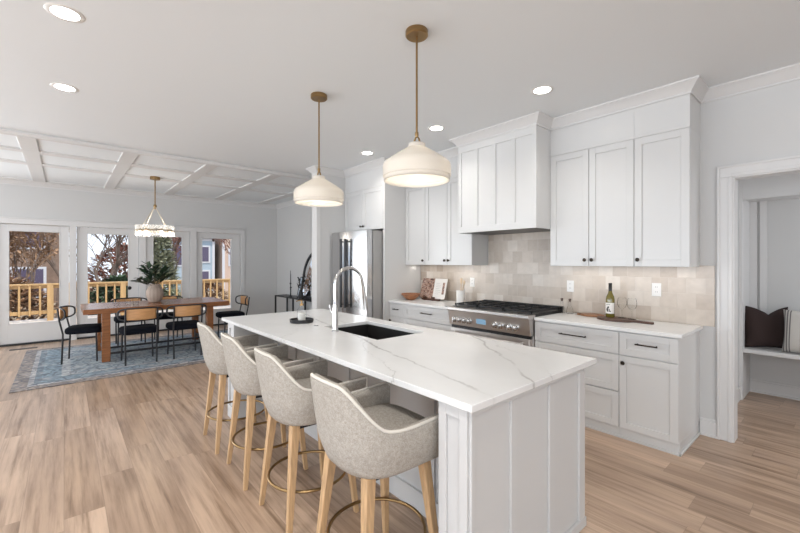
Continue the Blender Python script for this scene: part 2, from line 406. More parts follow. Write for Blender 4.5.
    def build(s, name, m, parent=None, bev=0, label=None, smooth=40, sub=0, seg=2, solid=0):
        bmesh.ops.recalc_face_normals(s.bm, faces=s.bm.faces[:])
        me = bpy.data.meshes.new(name)
        root = parent
        while root is not None and root.parent is not None: root = root.parent
        if root is not None: s.bm.transform(Matrix.Translation(-root.location))
        s.bm.to_mesh(me); s.bm.free()
        me.materials.append(m)
        if smooth:
            me.polygons.foreach_set('use_smooth', [True] * len(me.polygons))
            me.set_sharp_from_angle(angle=R(smooth))
        o = bpy.data.objects.new(name, me); COL.objects.link(o)
        if parent is not None: o.parent = parent
        if solid:
            k = o.modifiers.new('thickness', 'SOLIDIFY'); k.thickness = solid; k.offset = 0
        if bev:
            k = o.modifiers.new('bevel', 'BEVEL'); k.width = bev; k.segments = seg; k.limit_method = 'ANGLE'; k.angle_limit = R(35)
            k.harden_normals = False
        if sub:
            k = o.modifiers.new('subdivision', 'SUBSURF'); k.levels = sub; k.render_levels = sub
        if label: o['label'] = label
        return o

def tag(o, label, cat, group=None, kind=None):
    o['label'] = label; o['category'] = cat
    if group: o['group'] = group
    if kind: o['kind'] = kind
    return o
def thing(name, label, cat, loc=(0, 0, 0), rz=0, group=None):
    o = bpy.data.objects.new(name, None); COL.objects.link(o); o.empty_display_size = 0.1
    o.location = loc; o.rotation_euler = (0, 0, rz)
    return tag(o, label, cat, group)
def copy_tree(o, parent=None):
    c = o.copy(); COL.objects.link(c)
    if parent is not None:
        c.parent = parent
    for ch in list(o.children): copy_tree(ch, c)
    return c
def struct(name, mb, m, bev=0, parent=None, smooth=30):
    o = mb.build(name, m, parent, bev, smooth=smooth)
    if parent is None: o['kind'] = 'structure'
    return o

# ------------------------------------------------------------------ room shell
XW, YR = -9.47, 4.07            # window wall, range wall
YB, XE = -5.5, 4.5              # walls behind the photographer
struct('floor', MB().box(XW - .15, XE + .2, YB - .2, 6.1, -0.1, 0), FLOOR)
struct('ceiling', MB().box(XW - .15, XE + .2, YB - .2, 6.1, CEIL, CEIL + .12), CEILM)
# range wall with the doorway to the mud room
DX0, DX1, DZ = -0.625, 0.36, 2.14
struct('wall_back', MB().box(XW - .15, DX0, YR, YR + .12, 0, CEIL).box(DX1, XE + .2, YR, YR + .12, 0, CEIL).box(DX0, DX1, YR, YR + .12, DZ, CEIL), WALL)
# window wall
units = [(-0.87, 0.08, -0.73, -0.055), (0.17, 1.16, 0.33, 0.99), (1.27, 2.10, 1.40, 1.955), (2.22, 3.18, 2.335, 2.98)]
UZ = 2.12
wl_ = MB().box(XW - .15, XW, YB, -4.4, 0, CEIL).box(XW - .15, XW, -1.5, units[0][0], 0, CEIL).box(XW - .15, XW, -4.4, -1.5, UZ, CEIL).box(XW - .15, XW, units[3][1], YR, 0, CEIL).box(XW - .15, XW, units[0][0], units[3][1], UZ, CEIL)
for a, b in zip(units, units[1:]): wl_.box(XW - .15, XW, a[1], b[0], 0, UZ)
struct('wall_left', wl_, WALL)
for i, (y0, y1, g0, g1) in enumerate(units):
    m = MB(); GZ0, GZ1 = 0.36, 2.0
    xa, xb = XW - .075, XW - .03
    y0 += .012; y1 -= .012
    m.box(xa, xb, y0, g0, 0.03, UZ - .01).box(xa, xb, g1, y1, 0.03, UZ - .01).box(xa, xb, g0, g1, 0.03, GZ0).box(xa, xb, g0, g1, GZ1, UZ - .01)
    for (a0, a1, b0, b1) in ((g0, g0 + .012, GZ0 + .012, GZ1 - .012), (g1 - .012, g1, GZ0 + .012, GZ1 - .012), (g0, g1, GZ0, GZ0 + .012), (g0, g1, GZ1 - .012, GZ1)):
        m.box(xa - .004, xb + .006, a0, a1, b0, b1)
    wf = struct('window_%d' % (i + 1), m, TRIM, .003)
    MB().box(XW - .056, XW - .050, g0 + .005, g1 - .005, GZ0 + .005, GZ1 - .005).build('glass_pane', PANE, wf)
    MB().box(XW - .12, XW + .015, y0, y1, 0.0, 0.03).build('threshold', BLACKM, wf, .003)
# door casings on the window wall
m = MB(); P = .02
m.box(XW, XW + P, units[0][0] - .10, units[0][0] + .004, 0, UZ - .004)
m.box(XW, XW + P, units[3][1] - .004, units[3][1] + .09, 0, UZ - .004)
for a, b in zip(units, units[1:]): m.box(XW, XW + P, a[1] - .004, b[0] + .004, .10, UZ - .004)
m.box(XW, XW + P + .002, units[0][0] - .10, units[3][1] + .09, UZ - .004, UZ + .085).box(XW, XW + .032, units[0][0] - .11, units[3][1] + .10, UZ + .085, UZ + .105)
for a, b in zip(units, units[1:]): m.box(XW, XW + P + .012, a[1] - .012, b[0] + .012, 0, .10)
struct('trim_1', m, TRIM, .004)
# walls behind the photographer, with wide window openings
struct('wall_front', MB().box(XW, -8.3, YB - .12, YB, 0, CEIL).box(3.4, XE, YB - .12, YB, 0, CEIL).box(-8.3, 3.4, YB - .12, YB, 0, .3).box(-8.3, 3.4, YB - .12, YB, 2.65, CEIL), WALL)
struct('wall_right', MB().box(XE, XE + .12, YB, -5.4, 0, CEIL).box(XE, XE + .12, -.6, YR, 0, CEIL).box(XE, XE + .12, -5.4, -.6, 0, .3).box(XE, XE + .12, -5.4, -.6, 2.65, CEIL), WALL)
# wall stub between dining room and refrigerator
SX0, SX1, SY = -5.38, -5.24, 2.88
struct('wall_stub', MB().box(SX0, SX1, SY, YR, 0, CEIL), WALL)
struct('trim_2', MB().box(SX0 - .012, SX1 + .006, SY - .014, SY + .002, 0, CEIL - .09).box(SX1, SX1 + .012, SY - .014, SY + .05, 0, CEIL - .09).box(SX0 - .012, SX0, SY - .014, SY + .09, 0, CEIL - .09), TRIM, .003)
# mud room
MX0, MY1 = -0.77, 5.84
struct('wall_mudroom', MB().box(MX0 - .1, MX0, YR + .12, MY1 + .1, 0, CEIL).box(MX0, 1.6, MY1, MY1 + .1, 0, CEIL).box(1.5, 1.6, YR + .12, MY1, 0, CEIL), WALL)

def crown_prof(d, h):
    return [(0, 0), (-d, 0), (-d, -.012), (-d * .86, -.02), (-d * .62, -h * .36), (-d * .30, -h * .70), (-d * .14, -h * .84), (-d * .14, -h), (0, -h)]
def crown_path(m, path, d=.075, h=.095):
    """crown moulding swept along wall faces, mitred at the corners; the room lies to the right of the path"""
    P_ = [Vector(p) for p in path]; n = len(P_); rows = []
    nr = []
    for a, b in zip(P_, P_[1:]):
        t_ = (b - a).normalized(); nr.append(Vector((t_.y, -t_.x)))
    for k in range(n):
        if k == 0: mv = nr[0]
        elif k == n - 1: mv = nr[-1]
        else: mv = (nr[k - 1] + nr[k]) / (1 + nr[k - 1].dot(nr[k]))
        rows.append([(P_[k].x - a * mv.x, P_[k].y - a * mv.y, CEIL + b) for a, b in crown_prof(d, h)])
    m.grid(rows, True)
FR_Y, UP_Y, HD_Y = 3.37, 3.75, 3.48
PX = -4.225                       # right face of the refrigerator's end panel
m = MB()
crown_path(m, [(XW, YB), (XW, YR), (SX0, YR), (SX0, SY), (SX1, SY), (SX1, FR_Y), (PX, FR_Y), (PX, UP_Y), (-2.99, UP_Y), (-2.99, HD_Y), (-2.0, HD_Y), (-2.0, UP_Y), (-0.83, UP_Y), (-0.83, YR), (XE, YR)])
struct('trim_3', m, TRIM)
# coffered grid on the dining ceiling
m = MB(); CZ = CEIL - .018
for xa, xb in ((-6.12, -5.95), (-6.97, -6.80), (-7.82, -7.65), (XW, XW + .17)): m.box(xa, xb, YB, YR, CZ, CEIL + .01)
for k in range(-8, 5):
    ya = .575 + .985 * k
    if ya + .17 < YR: m.box(XW, -5.951, ya, ya + .17, CZ + .0015, CEIL + .01)
struct('trim_5', m, TRIM, .006)
struct('trim_6', MB().prism([(-5.95, CEIL), (-5.925, CEIL), (-5.92, CEIL - .02), (-5.94, CEIL - .045), (-5.97, CEIL - .05), (-5.97, CZ)], 'y', YB, YR), TRIM)
# baseboards
def base_x(m, x0, x1, y): m.box(x0, x1, y - .016, y, 0, .125).box(x0, x1, y - .010, y, .125, .145).box(x0, x1, y - .028, y, 0, .018)
m = MB(); base_x(m, XW, SX0, YR); base_x(m, -0.83, -0.712, YR); base_x(m, .45, XE, YR)
struct('baseboard_back', m, TRIM, .003)
m = MB()
for a, b in ((YB, -4.4), (-1.5, units[0][0] - .1), (units[3][1] + .09, YR)): m.box(XW, XW + .016, a, b, 0, .14)
struct('baseboard_left', m, TRIM, .003)
m = MB(); base_x(m, MX0, 1.5, MY1); m.box(MX0, MX0 + .016, YR + .12, MY1, 0, .14)
struct('baseboard_mudroom', m, TRIM, .003)
# doorway casing and jamb
m = MB(); CW = .088
for x0, x1 in ((DX0 - CW, DX0 + .006), (DX1 - .006, DX1 + CW)):
    m.box(x0, x1, YR - .018, YR, 0, DZ - .006)
m.box(DX0 - CW - .001, DX0 - CW + .018, YR - .028, YR, 0, DZ + CW - .018).box(DX0 - .02, DX0 + .007, YR - .024, YR, 0, DZ - .007)
m.box(DX0 - CW, DX1 + CW, YR - .018, YR, DZ - .006, DZ + CW - .001).box(DX0 - CW, DX1 + CW, YR - .028, YR, DZ + CW - .018, DZ + CW).box(DX0, DX1, YR - .0235, YR, DZ - .007, DZ + .02)
m.box(DX0, DX0 + .018, YR - .01, YR + .13, 0, DZ - .018).box(DX1 - .018, DX1, YR - .01, YR + .13, 0, DZ - .018).box(DX0, DX1, YR - .01, YR + .13, DZ - .018, DZ)
struct('trim_7', m, TRIM, .003)
# backsplash
TZ = 0.915
struct('wall_backsplash', MB().box(PX, -0.731, YR - .012, YR, TZ, 1.42).box(-2.99, -2.0, YR - .012, YR, 1.42, 1.80), TILE)

# ------------------------------------------------------------------ cabinets
def shaker(x0, x1, z0, z1, y, rail=.058, t=.02, inset=.009):
    """front of a shaker door / drawer whose outer face lies at y (faces -Y)"""
    m = MB()
    m.box(x0, x0 + rail, y, y + t, z0, z1).box(x1 - rail, x1, y, y + t, z0, z1)
    m.box(x0 + rail, x1 - rail, y, y + t, z0, z0 + rail).box(x0 + rail, x1 - rail, y, y + t, z1 - rail, z1)
    m.box(x0 + rail, x1 - rail, y + inset, y + t, z0 + rail, z1 - rail)
    return m
def knob(parent, x, y, z):
    MB().lathe([(.0065, 0), (.0065, -.014), (.015, -.018), (.017, -.024), (.013, -.030), (.001, -.032)], axis='y', o=(x, y, z), seg=16).build('knob', PULL, parent)
def pull(parent, x, y, z, L=.20):
    m = MB().tube([(x - L / 2, y - .03, z), (x + L / 2, y - .03, z)], .0055, 10)
    for s_ in (-1, 1): m.tube([(x + s_ * (L / 2 - .012), y, z), (x + s_ * (L / 2 - .012), y - .03, z)], .006, 8)
    m.build('pull_handle', PULL, parent)
GAP = .0025
def upper(x0, x1, z0, z1, yf, doors, label, knobs, zb=None):
    t = thing('wall_cabinet', label, 'cabinet', ((x0 + x1) / 2, YR, z0))
    b = MB().box(x0, x1, yf + .021, YR, z0, z1).box(x0, x1, yf + .004, YR, z1, CEIL)
    b.box(x0, x1, yf + .001, yf + .02, z1 + .004, z1 + .03)
    b.build('cabinet_body', CAB, t, .002)
    n = doors; w = (x1 - x0) / n
    for k in range(n):
        a = x0 + k * w + GAP; c = x0 + (k + 1) * w - GAP
        d = shaker(a, c, z0 + .002, z1 - GAP, yf).build('door', CAB, t, .0015)
        kx = c - .03 if knobs[k] == 'r' else a + .03
        knob(d, kx, yf, z0 + .06)
    if z0 < 1.6: light('under_cabinet_light', 'AREA', (0, -.16, -.004), (x1 - x0) * .75, (1.0, .93, .84), (0, 0, 0), (x1 - x0 - .06, .02), t)
    return t
UZ0, UZ1 = 1.41, 2.52
upper(PX + .002, -3.817, UZ0, UZ1, UP_Y, 1, 'narrow single-door white wall cabinet beside the refrigerator panel', 'r')
upper(-3.817, -3.004, UZ0, UZ1, UP_Y, 2, 'double-door white wall cabinet left of the range hood, above the cookbook', 'rl')
upper(-2.0, -1.23, UZ0, UZ1, UP_Y, 2, 'double-door white wall cabinet right of the range hood, above the cruets', 'rl')
upper(-1.23, -0.83, UZ0, UZ1, UP_Y, 1, 'single-door white wall cabinet at the end nearest the doorway', 'l')
upper(SX1, PX - .042, 1.92, UZ1, FR_Y, 2, 'short double-door white cabinet over the steel refrigerator', 'rl')
pn = MB().box(PX - .04, PX, FR_Y, YR - .013, 0, CEIL - .001).build('refrigerator_side_panel', CAB, None, .002)
tag(pn, 'tall white end panel standing at the right side of the refrigerator', 'panel')

def base_unit(x0, x1, label, fronts, endpanel=False):
    t = thing('base_cabinet', label, 'cabinet', ((x0 + x1) / 2, YR, 0))
    yf = 3.47
    MB().box(x0, x1, yf, YR - .002, .09, .885).build('cabinet_body', CAB, t, .002)
    pl = MB().box(x0, x1 - (.0 if endpanel else 0), yf + .012, YR - .002, 0, .09)
    pl.box(x0, x1 + (.012 if endpanel else 0), yf - .002, yf + .012, 0, .02)
    if endpanel: pl.box(x1, x1 + .012, yf - .002, YR - .03, 0, .02)
    pl.build('plinth', CAB, t, .003)
    for kind, z0, z1, hw in fronts:
        d = shaker(x0 + GAP, x1 - GAP, z0, z1, yf - .02, .052).build('door' if kind == 'door' else 'drawer', CAB, t, .0015)
        if kind == 'door': knob(d, x0 + .035, yf - .02, z1 - .055)
        elif hw: pull(d, (x0 + x1) / 2, yf - .02, (z0 + z1) / 2 + .012, hw)
    return t
DR3 = [('drawer', .695, .875, .24), ('drawer', .39, .685, 0), ('drawer', .095, .38, 0)]
base_unit(-2.0, -1.243, 'three-drawer white base cabinet to the right of the range', DR3)
base_unit(-1.243, -0.835, 'white base cabinet with one drawer and one door, at the doorway end', [('drawer', .695, .875, .155), ('door', .095, .685, 0)], True)
base_unit(PX + .002, -3.914, 'narrow white base cabinet beside the refrigerator panel, under the wooden bowl', [('drawer', .705, .875, .10), ('door', .095, .695, 0)])
base_unit(-3.914, -3.045, 'wide white drawer cabinet to the left of the range', [('drawer', .705, .875, .19), ('drawer', .39, .695, 0), ('drawer', .095, .38, 0)])
ct = MB().box(-2.0, -0.808, 3.435, YR - .013, .886, .915).build('countertop', QZC, None, .003)
tag(ct, 'white quartz countertop under the wine bottle, right of the range', 'countertop')
ct = MB().box(PX + .001, -3.045, 3.435, YR - .013, .886, .915).build('countertop', QZC, None, .003)
tag(ct, 'white quartz countertop under the bowl and cookbook, left of the range', 'countertop')

# range hood
HX0, HX1, HZ0 = -2.99, -2.00, 1.785
t = thing('range_hood', 'tall white panelled range hood rising to the ceiling above the range', 'range hood', (-2.495, YR, HZ0))
MB().box(HX0 + .01, HX1 - .01, HD_Y + .012, YR, HZ0 + .02, CEIL).build('hood_body', CAB, t, .002)
m = MB(); sw = .045
m.box(HX0, HX1, HD_Y, HD_Y + .02, HZ0, HZ0 + .07).box(HX0, HX1, HD_Y, HD_Y + .02, CEIL - .17, CEIL)
pw = (HX1 - HX0 - sw) / 4
for k in range(5): m.box(HX0 + k * pw, HX0 + k * pw + sw, HD_Y, HD_Y + .02, HZ0 + .07, CEIL - .17)
m.build('panel_frame', CAB, t, .002)
MB().box(HX0, HX0 + .011, HD_Y + .02, YR, HZ0, CEIL).build('side_panel', CAB, t, .002)
MB().box(HX1 - .011, HX1, HD_Y + .02, YR, HZ0, CEIL).build('side_panel', CAB, t, .002)
MB().box(HX0 + .03, HX1 - .03, HD_Y + .03, YR - .02, HZ0 + .002, HZ0 + .02).build('hood_insert', DSTEEL, t)

# refrigerator
FX0, FX1, FY = -5.195, -4.28, 3.07
t = thing('refrigerator', 'tall stainless steel french-door refrigerator between white panels', 'refrigerator', ((FX0 + FX1) / 2, YR, 0))
MB().box(FX0 + .005, FX1, FY + .14, YR - .04, .02, 1.885).build('cabinet_body', mat('refrigerator_side_grey', (0.42, 0.41, 0.40), .4, .6), t, .004)
MB().box(FX0 + .02, FX1 - .02, FY + .15, YR - .06, 0, .03).build('base_grille', DSTEEL, t)
xm = (FX0 + FX1) / 2
def bowed(x0, x1, z0, z1):
    m = MB(); n = 14; pts = []
    for k in range(n + 1):
        x = x0 + (x1 - x0) * k / n; u = (x - xm) / (FX1 - FX0) * 2
        pts.append((x, FY + .035 * u * u))
    pts += [(x1, FY + .125), (x0, FY + .125)]
    return m.prism(pts, 'z', z0, z1)
for x0, x1, hx in ((FX0, xm - .002, xm - .055), (xm + .002, FX1, xm + .055)):
    d = bowed(x0, x1, .66, 1.888).build('door', STEEL, t, .004)
    h = MB().tube([(hx, FY - .055, .80), (hx, FY - .055, 1.78)], .019, 12)
    for zz in (.84, 1.74): h.tube([(hx, FY - .055, zz), (hx, FY + .01, zz)], .010, 8)
    h.build('handle', DSTEEL, d)
d = bowed(FX0, FX1, .05, .65).build('freezer_drawer', STEEL, t, .004)
h = MB().tube([(FX0 + .08, FY - .05, .58), (FX1 - .08, FY - .05, .58)], .014, 12)
for xx in (FX0 + .12, FX1 - .12): h.tube([(xx, FY - .05, .58), (xx, FY + .02, .58)], .010, 8)
h.build('handle', DSTEEL, d)

# range
RX_0, RX_1, RYF = -3.04, -2.005, 3.375
t = thing('kitchen_range', 'stainless steel gas range with black grates and a row of knobs', 'range', (-2.52, YR, 0))
MB().box(RX_0, RX_1, RYF + .06, YR - .015, .10, .90).build('range_body', RSTEEL, t, .003)
MB().box(RX_0 + .02, RX_1 - .02, RYF + .10, YR - .05, 0, .10).build('base_panel', DSTEEL, t)
cp = MB().prism([(RYF + .012, .735), (RYF - .02, .90), (RYF - .035, .905), (RYF - .035, .935), (RYF + .10, .935), (RYF + .10, .735)], 'x', RX_0, RX_1).build('control_panel', RSTEEL, t, .003)
od = MB().box(RX_0 + .02, RX_1 - .02, RYF + .02, RYF + .06, .18, .70).build('oven_door', RSTEEL, t, .004)
MB().box(RX_0 + .18, RX_1 - .18, RYF + .014, RYF + .021, .28, .56).build('oven_window', DSTEEL, od)
h = MB().tube([(RX_0 + .05, RYF - .045, .655), (RX_1 - .05, RYF - .045, .655)], .014, 12)
for xx in (RX_0 + .09, RX_1 - .09): h.tube([(xx, RYF - .045, .655), (xx, RYF + .03, .655)], .011, 8)
h.build('oven_handle', RSTEEL, od)
MB().box(RX_0 + .01, RX_1 - .01, RYF + .035, RYF + .065, .70, .735).build('shadow_gap', DSTEEL, t)
def panel_y(z): return RYF + .012 - (z - .735) / .165 * .032
for fr in (.10, .165, .23, .295, .62, .69, .785, .855):
    x = RX_0 + (RX_1 - RX_0) * fr; z = .80; y = panel_y(z)
    k = MB().lathe([(.034, 0), (.034, -.010), (.026, -.014), (.025, -.042), (.018, -.047), (.001, -.048)], axis='y', o=(x, y, z), seg=18)
    k.box(x - .006, x + .006, y - .056, y - .012, z - .027, z + .027)
    k.build('knob', CHROME, t, label='bright steel control knob')
MB().box(RX_0 + .40, RX_0 + .52, panel_y(.81) - .006, panel_y(.81) + .02, .785, .84).build('display', DISPLAY, t, .001)
MB().box(RX_0 + .01, RX_1 - .01, RYF + .05, YR - .02, .90, .942).build('cooktop', DSTEEL, t, .003)
MB().box(RX_0 + .005, RX_1 - .005, YR - .05, YR - .016, .94, .975).build('back_guard', DSTEEL, t, .002)
gx = (RX_1 - RX_0 - .04) / 3
for k in range(3):
    a, b = RX_0 + .02 + k * gx + .004, RX_0 + .02 + (k + 1) * gx - .004
    y0, y1 = RYF + .075, YR - .06
    m = MB()
    for xx in (a, b - .014): m.box(xx, xx + .014, y0, y1, .955, .972)
    for yy in (y0, (y0 + y1) / 2 - .007, y1 - .014): m.box(a, b, yy, yy + .014, .955, .972)
    for yc in (y0 + (y1 - y0) * .26, y0 + (y1 - y0) * .74):
        m.box((a + b) / 2 - .006, (a + b) / 2 + .006, yc - .12, yc + .12, .957, .974); m.box(a, b, yc - .006, yc + .006, .957, .974)
    for xx in (a + .004, b - .016):
        for yy in (y0 + .004, y1 - .016): m.box(xx, xx + .012, yy, yy + .012, .94, .957)
    m.build('grate', IRON, t, .002)
    for yc in (y0 + (y1 - y0) * .26, y0 + (y1 - y0) * .74):
        MB().lathe([(.001, .958), (.034, .957), (.036, .950), (.050, .948), (.052, .941)], (a + b) / 2, yc, 20).build('burner', IRON, t)

# ------------------------------------------------------------------ island
IX0, IX1, IY0, IY1, IZ = -3.97, -0.923, 1.151, 2.243, .914
t = thing('kitchen_island', 'long pale grey panelled kitchen island under the veined top', 'island', (-2.4, 1.7, 0))
BX0, BX1, BY0, BY1 = -3.85, -0.965, 1.185, 2.165
zt = IZ - .031
MB().box(BX0 + .17, BX1 - .15, 1.57, 1.59, 0, zt).box(BX0 + .17, BX1 - .15, BY1 - .02, BY1, 0, zt).box(BX0 + .17, BX1 - .15, 1.59, BY1 - .02, .08, .10).build('island_body', ISL, t, .002)
m = MB()
for k in range(7):
    xx = BX0 + .17 + (BX1 - .15 - BX0 - .17) * k / 6
    m.box(xx - .03, xx + .03, 1.556, 1.57, .12, zt)
m.box(BX0 + .17, BX1 - .15, 1.554, 1.57, zt - .06, zt).box(BX0 + .17, BX1 - .15, 1.552, 1.57, 0, .12)
m.build('back_batten', ISL, t, .002)
def endpanel(xa, xb, face):
    """a full-depth end wall of the island: xa<xb, face = +1 / -1 outer side"""
    e = MB().box(xa, xb, BY0, BY1, 0, zt).build('end_panel', ISL, t, .002)
    xo = xb if face > 0 else xa
    p = .013 * face
    m = MB()
    for a, b in ((BY0, BY0 + .022), (1.456, 1.51), (1.782, 1.836), (2.10, BY1)): m.box(xo, xo + p, a, b, .05, zt - .03)
    m.box(xo, xo + p, BY0, BY1, zt - .03, zt)
    m.build('batten', ISL, e, .002)
    MB().box(xo, xo + .016 * face, BY0 - .0, BY1 + .012, 0, .05).build('base_moulding', ISL, e, .003)
    # recessed face towards the stools
    m = MB(); w = .04; y = BY0
    m.box(xa, xa + w, y - .012, y, .11, zt).box(xb - w, xb, y - .012, y, .11, zt).box(xa + w, xb - w, y - .012, y, zt - .05, zt).box(xa, xb, y - .014, y, 0, .11)
    m.build('post_frame', ISL, e, .002)
endpanel(BX1 - .15, BX1, 1)
endpanel(BX0, BX0 + .17, -1)
m = MB()
for k in range(4):
    x0 = BX0 + .03 + k * (BX1 - BX0 - .06) / 4
    d = MB()
    x1 = x0 + (BX1 - BX0 - .06) / 4 - .006
    d.box(x0, x1, BY1, BY1 + .018, .12, zt - .02).box(x0 + .06, x1 - .06, BY1 + .018, BY1 + .02, .18, zt - .08)
    d.build('door', ISL, t, .002)
m.bm.free()
# countertop with sink cut-out
KX0, KX1, KY0, KY1 = -2.87, -2.13, 1.635, 2.09
def slab_with_hole(x0, x1, y0, y1, hx0, hx1, hy0, hy1, z0, z1):
    m = MB(); bm = m.bm
    xs, ys = [x0, hx0, hx1, x1], [y0, hy0, hy1, y1]
    V = {}
    for zi, z in enumerate((z0, z1)):
        for i, x in enumerate(xs):
            for j, y in enumerate(ys): V[i, j, zi] = bm.verts.new((x, y, z))
    for i in range(3):
        for j in range(3):
            if (i, j) == (1, 1): continue
            for zi in (0, 1): bm.faces.new([V[i, j, zi], V[i + 1, j, zi], V[i + 1, j + 1, zi], V[i, j + 1, zi]])
    ring = [(0, 0), (1, 0), (2, 0), (3, 0), (3, 1), (3, 2), (3, 3), (2, 3), (1, 3), (0, 3), (0, 2), (0, 1)]
    for a, b in zip(ring, ring[1:] + ring[:1]): bm.faces.new([V[a[0], a[1], 0], V[b[0], b[1], 0], V[b[0], b[1], 1], V[a[0], a[1], 1]])
    hole = [(1, 1), (2, 1), (2, 2), (1, 2)]
    for a, b in zip(hole, hole[1:] + hole[:1]): bm.faces.new([V[a[0], a[1], 0], V[b[0], b[1], 0], V[b[0], b[1], 1], V[a[0], a[1], 1]])
    return m
ic = slab_with_hole(IX0, IX1, IY0, IY1, KX0, KX1, KY0, KY1, IZ - .03, IZ).build('island_countertop', QZI, None, .003)
tag(ic, 'long white quartz island top with grey veins and a sink cut-out', 'countertop')
t = thing('undermount_sink', 'dark rectangular undermount sink set into the island top', 'sink', (-2.5, 1.85, .66))
m = MB(); w = .012; sz0 = .67
x0, x1, y0, y1 = KX0 - .004, KX1 + .004, KY0 - .004, KY1 + .004
m.box(x0 - w, x0, y0 - w, y1 + w, sz0, IZ - .031).box(x1, x1 + w, y0 - w, y1 + w, sz0, IZ - .031).box(x0, x1, y0 - w, y0, sz0, IZ - .031).box(x0, x1, y1, y1 + w, sz0, IZ - .031).box(x0 - w, x1 + w, y0 - w, y1 + w, sz0 - w, sz0)
m.build('basin', SINKM, t)
MB().lathe([(.045, sz0 + .001), (.045, sz0 + .005), (.030, sz0 + .006), (.028, sz0 + .002), (.001, sz0 + .002)], -2.5, 1.88, 20).build('drain', CHROME, t)
# faucet
FXP, FYP = -2.60, 1.585
t = thing('kitchen_faucet', 'tall arched chrome pull-down faucet behind the island sink', 'faucet', (FXP, FYP, IZ))
MB().lathe([(.030, IZ), (.030, IZ + .006), (.024, IZ + .012), (.0225, IZ + .02), (.0225, IZ + .17), (.019, IZ + .19), (.017, IZ + .21)], FXP, FYP, 20, cap0=True).build('faucet_body', CHROME, t)
pts = [(FXP, FYP, IZ + .20), (FXP, FYP, IZ + .36)]
rr = .128
for k in range(1, 15):
    a = PI * k / 14 * .93
    pts.append((FXP, FYP + rr - rr * math.cos(a), IZ + .36 + rr * math.sin(a)))
last = pts[-1]
pts.append((FXP, last[1] + .012, last[2] - .07))
MB().tube(pts, .0145, 14).build('spout', CHROME, t)
MB().tube([(FXP, last[1] + .010, last[2] - .05), (FXP, last[1] + .022, last[2] - .14), (FXP, last[1] + .034, last[2] - .24)], [.016, .019, .021], 14).build('spray_head', CHROME, t)
MB().tube([(FXP - .02, FYP, IZ + .145), (FXP - .055, FYP, IZ + .15), (FXP - .075, FYP - .005, IZ + .20)], [.013, .010, .007], 10).build('lever_handle', CHROME, t)
o = MB().lathe([(.021, IZ), (.021, IZ + .005), (.016, IZ + .007), (.001, IZ + .007)], -2.93, 1.60, 18, cap0=True).build('air_switch_button', CHROME, None)
tag(o, 'small round metal button on the island top beside the faucet', 'button')
# tray and soap bottle
t = MB().lathe([(.001, IZ), (.098, IZ), (.104, IZ + .006), (.105, IZ + .028), (.099, IZ + .03), (.097, IZ + .016), (.001, IZ + .014)], -3.20, 1.605, 36).build('round_tray', mat('black_stone', (.012, .012, .013), .5), None)
tag(t, 'round black tray on the island top under the soap bottle', 'tray')
t = thing('soap_bottle', 'clear glass soap bottle with a brass pump, on the black tray', 'bottle', (-3.20, 1.605, IZ + .0145))
z0 = IZ + .0148
MB().lathe([(.001, z0), (.036, z0), (.040, z0 + .006), (.040, z0 + .085), (.034, z0 + .105), (.016, z0 + .12), (.015, z0 + .135)], -3.20, 1.605, 24).build('bottle_body', CLEAR, t)
MB().lathe([(.001, z0 + .004), (.034, z0 + .004), (.036, z0 + .07), (.001, z0 + .07)], -3.20, 1.605, 20).build('liquid', mat('clear_soap', (.72, .70, .66), .2), t)
MB().lathe([(.017, z0 + .132), (.017, z0 + .15), (.006, z0 + .155), (.005, z0 + .18), (.001, z0 + .18)], -3.20, 1.605, 16).tube([(-3.2, 1.605, z0 + .178), (-3.2, 1.57, z0 + .18), (-3.2, 1.555, z0 + .172)], .005, 8).build('pump', BRASS, t)

# ------------------------------------------------------------------ bar stools
def shell_point(s, v, inner):
    """s in [0,1] round the U from right arm front over the back to left arm front; v in [0,1] height"""
    hw, dep = .262, .245
    # plan outline: superellipse back half, straight arms
    arm = .27
    if s < arm: px, py, nx, ny = hw, .245 - (s / arm) * .245, 1, 0
    elif s > 1 - arm: px, py, nx, ny = -hw, .245 - ((1 - s) / arm) * .245, -1, 0
    else:
        a = (s - arm) / (1 - 2 * arm) * PI; e = 2 / 2.7
        ca, sa = math.cos(a), math.sin(a)
        px = hw * math.copysign(abs(ca) ** e, ca); py = -dep * abs(sa) ** e
        nx, ny = ca, -sa
    top = shell_top(s)
    zb = .582
    z = zb + (top - zb) * v
    # taper towards the bottom, back leans outwards
    k = min(1, (z - zb) / .15)
    sc = .84 + .16 * math.sin(k * PI / 2)
    lean = max(0, (z - .72)) * .12
    th = .050 if inner else 0
    x, y = px * sc - nx * th, py * sc - ny * th
    back = max(0, -ny) if False else (1 if py < -.02 else 0)
    y -= lean * (max(0, -py) / dep) * 1.6
    if z > .80: x *= 1 - (z - .80) * .75      # the back narrows upwards
    return (x, y, z)
def shell_top(s):
    d = abs(s - .5) * 2                        # 0 centre back .. 1 arm front
    if d < .12: return .955 - .006 * (d / .12) ** 2
    if d < .35:
        u = (d - .12) / .23; u = u * u * (3 - 2 * u) * .6 + u * .4
        return .949 - u * (.949 - .775)
    if d < .45: return .775 - .010 * math.sin((d - .35) / .10 * PI / 2)
    return .765 + (d - .45) / .55 * .012
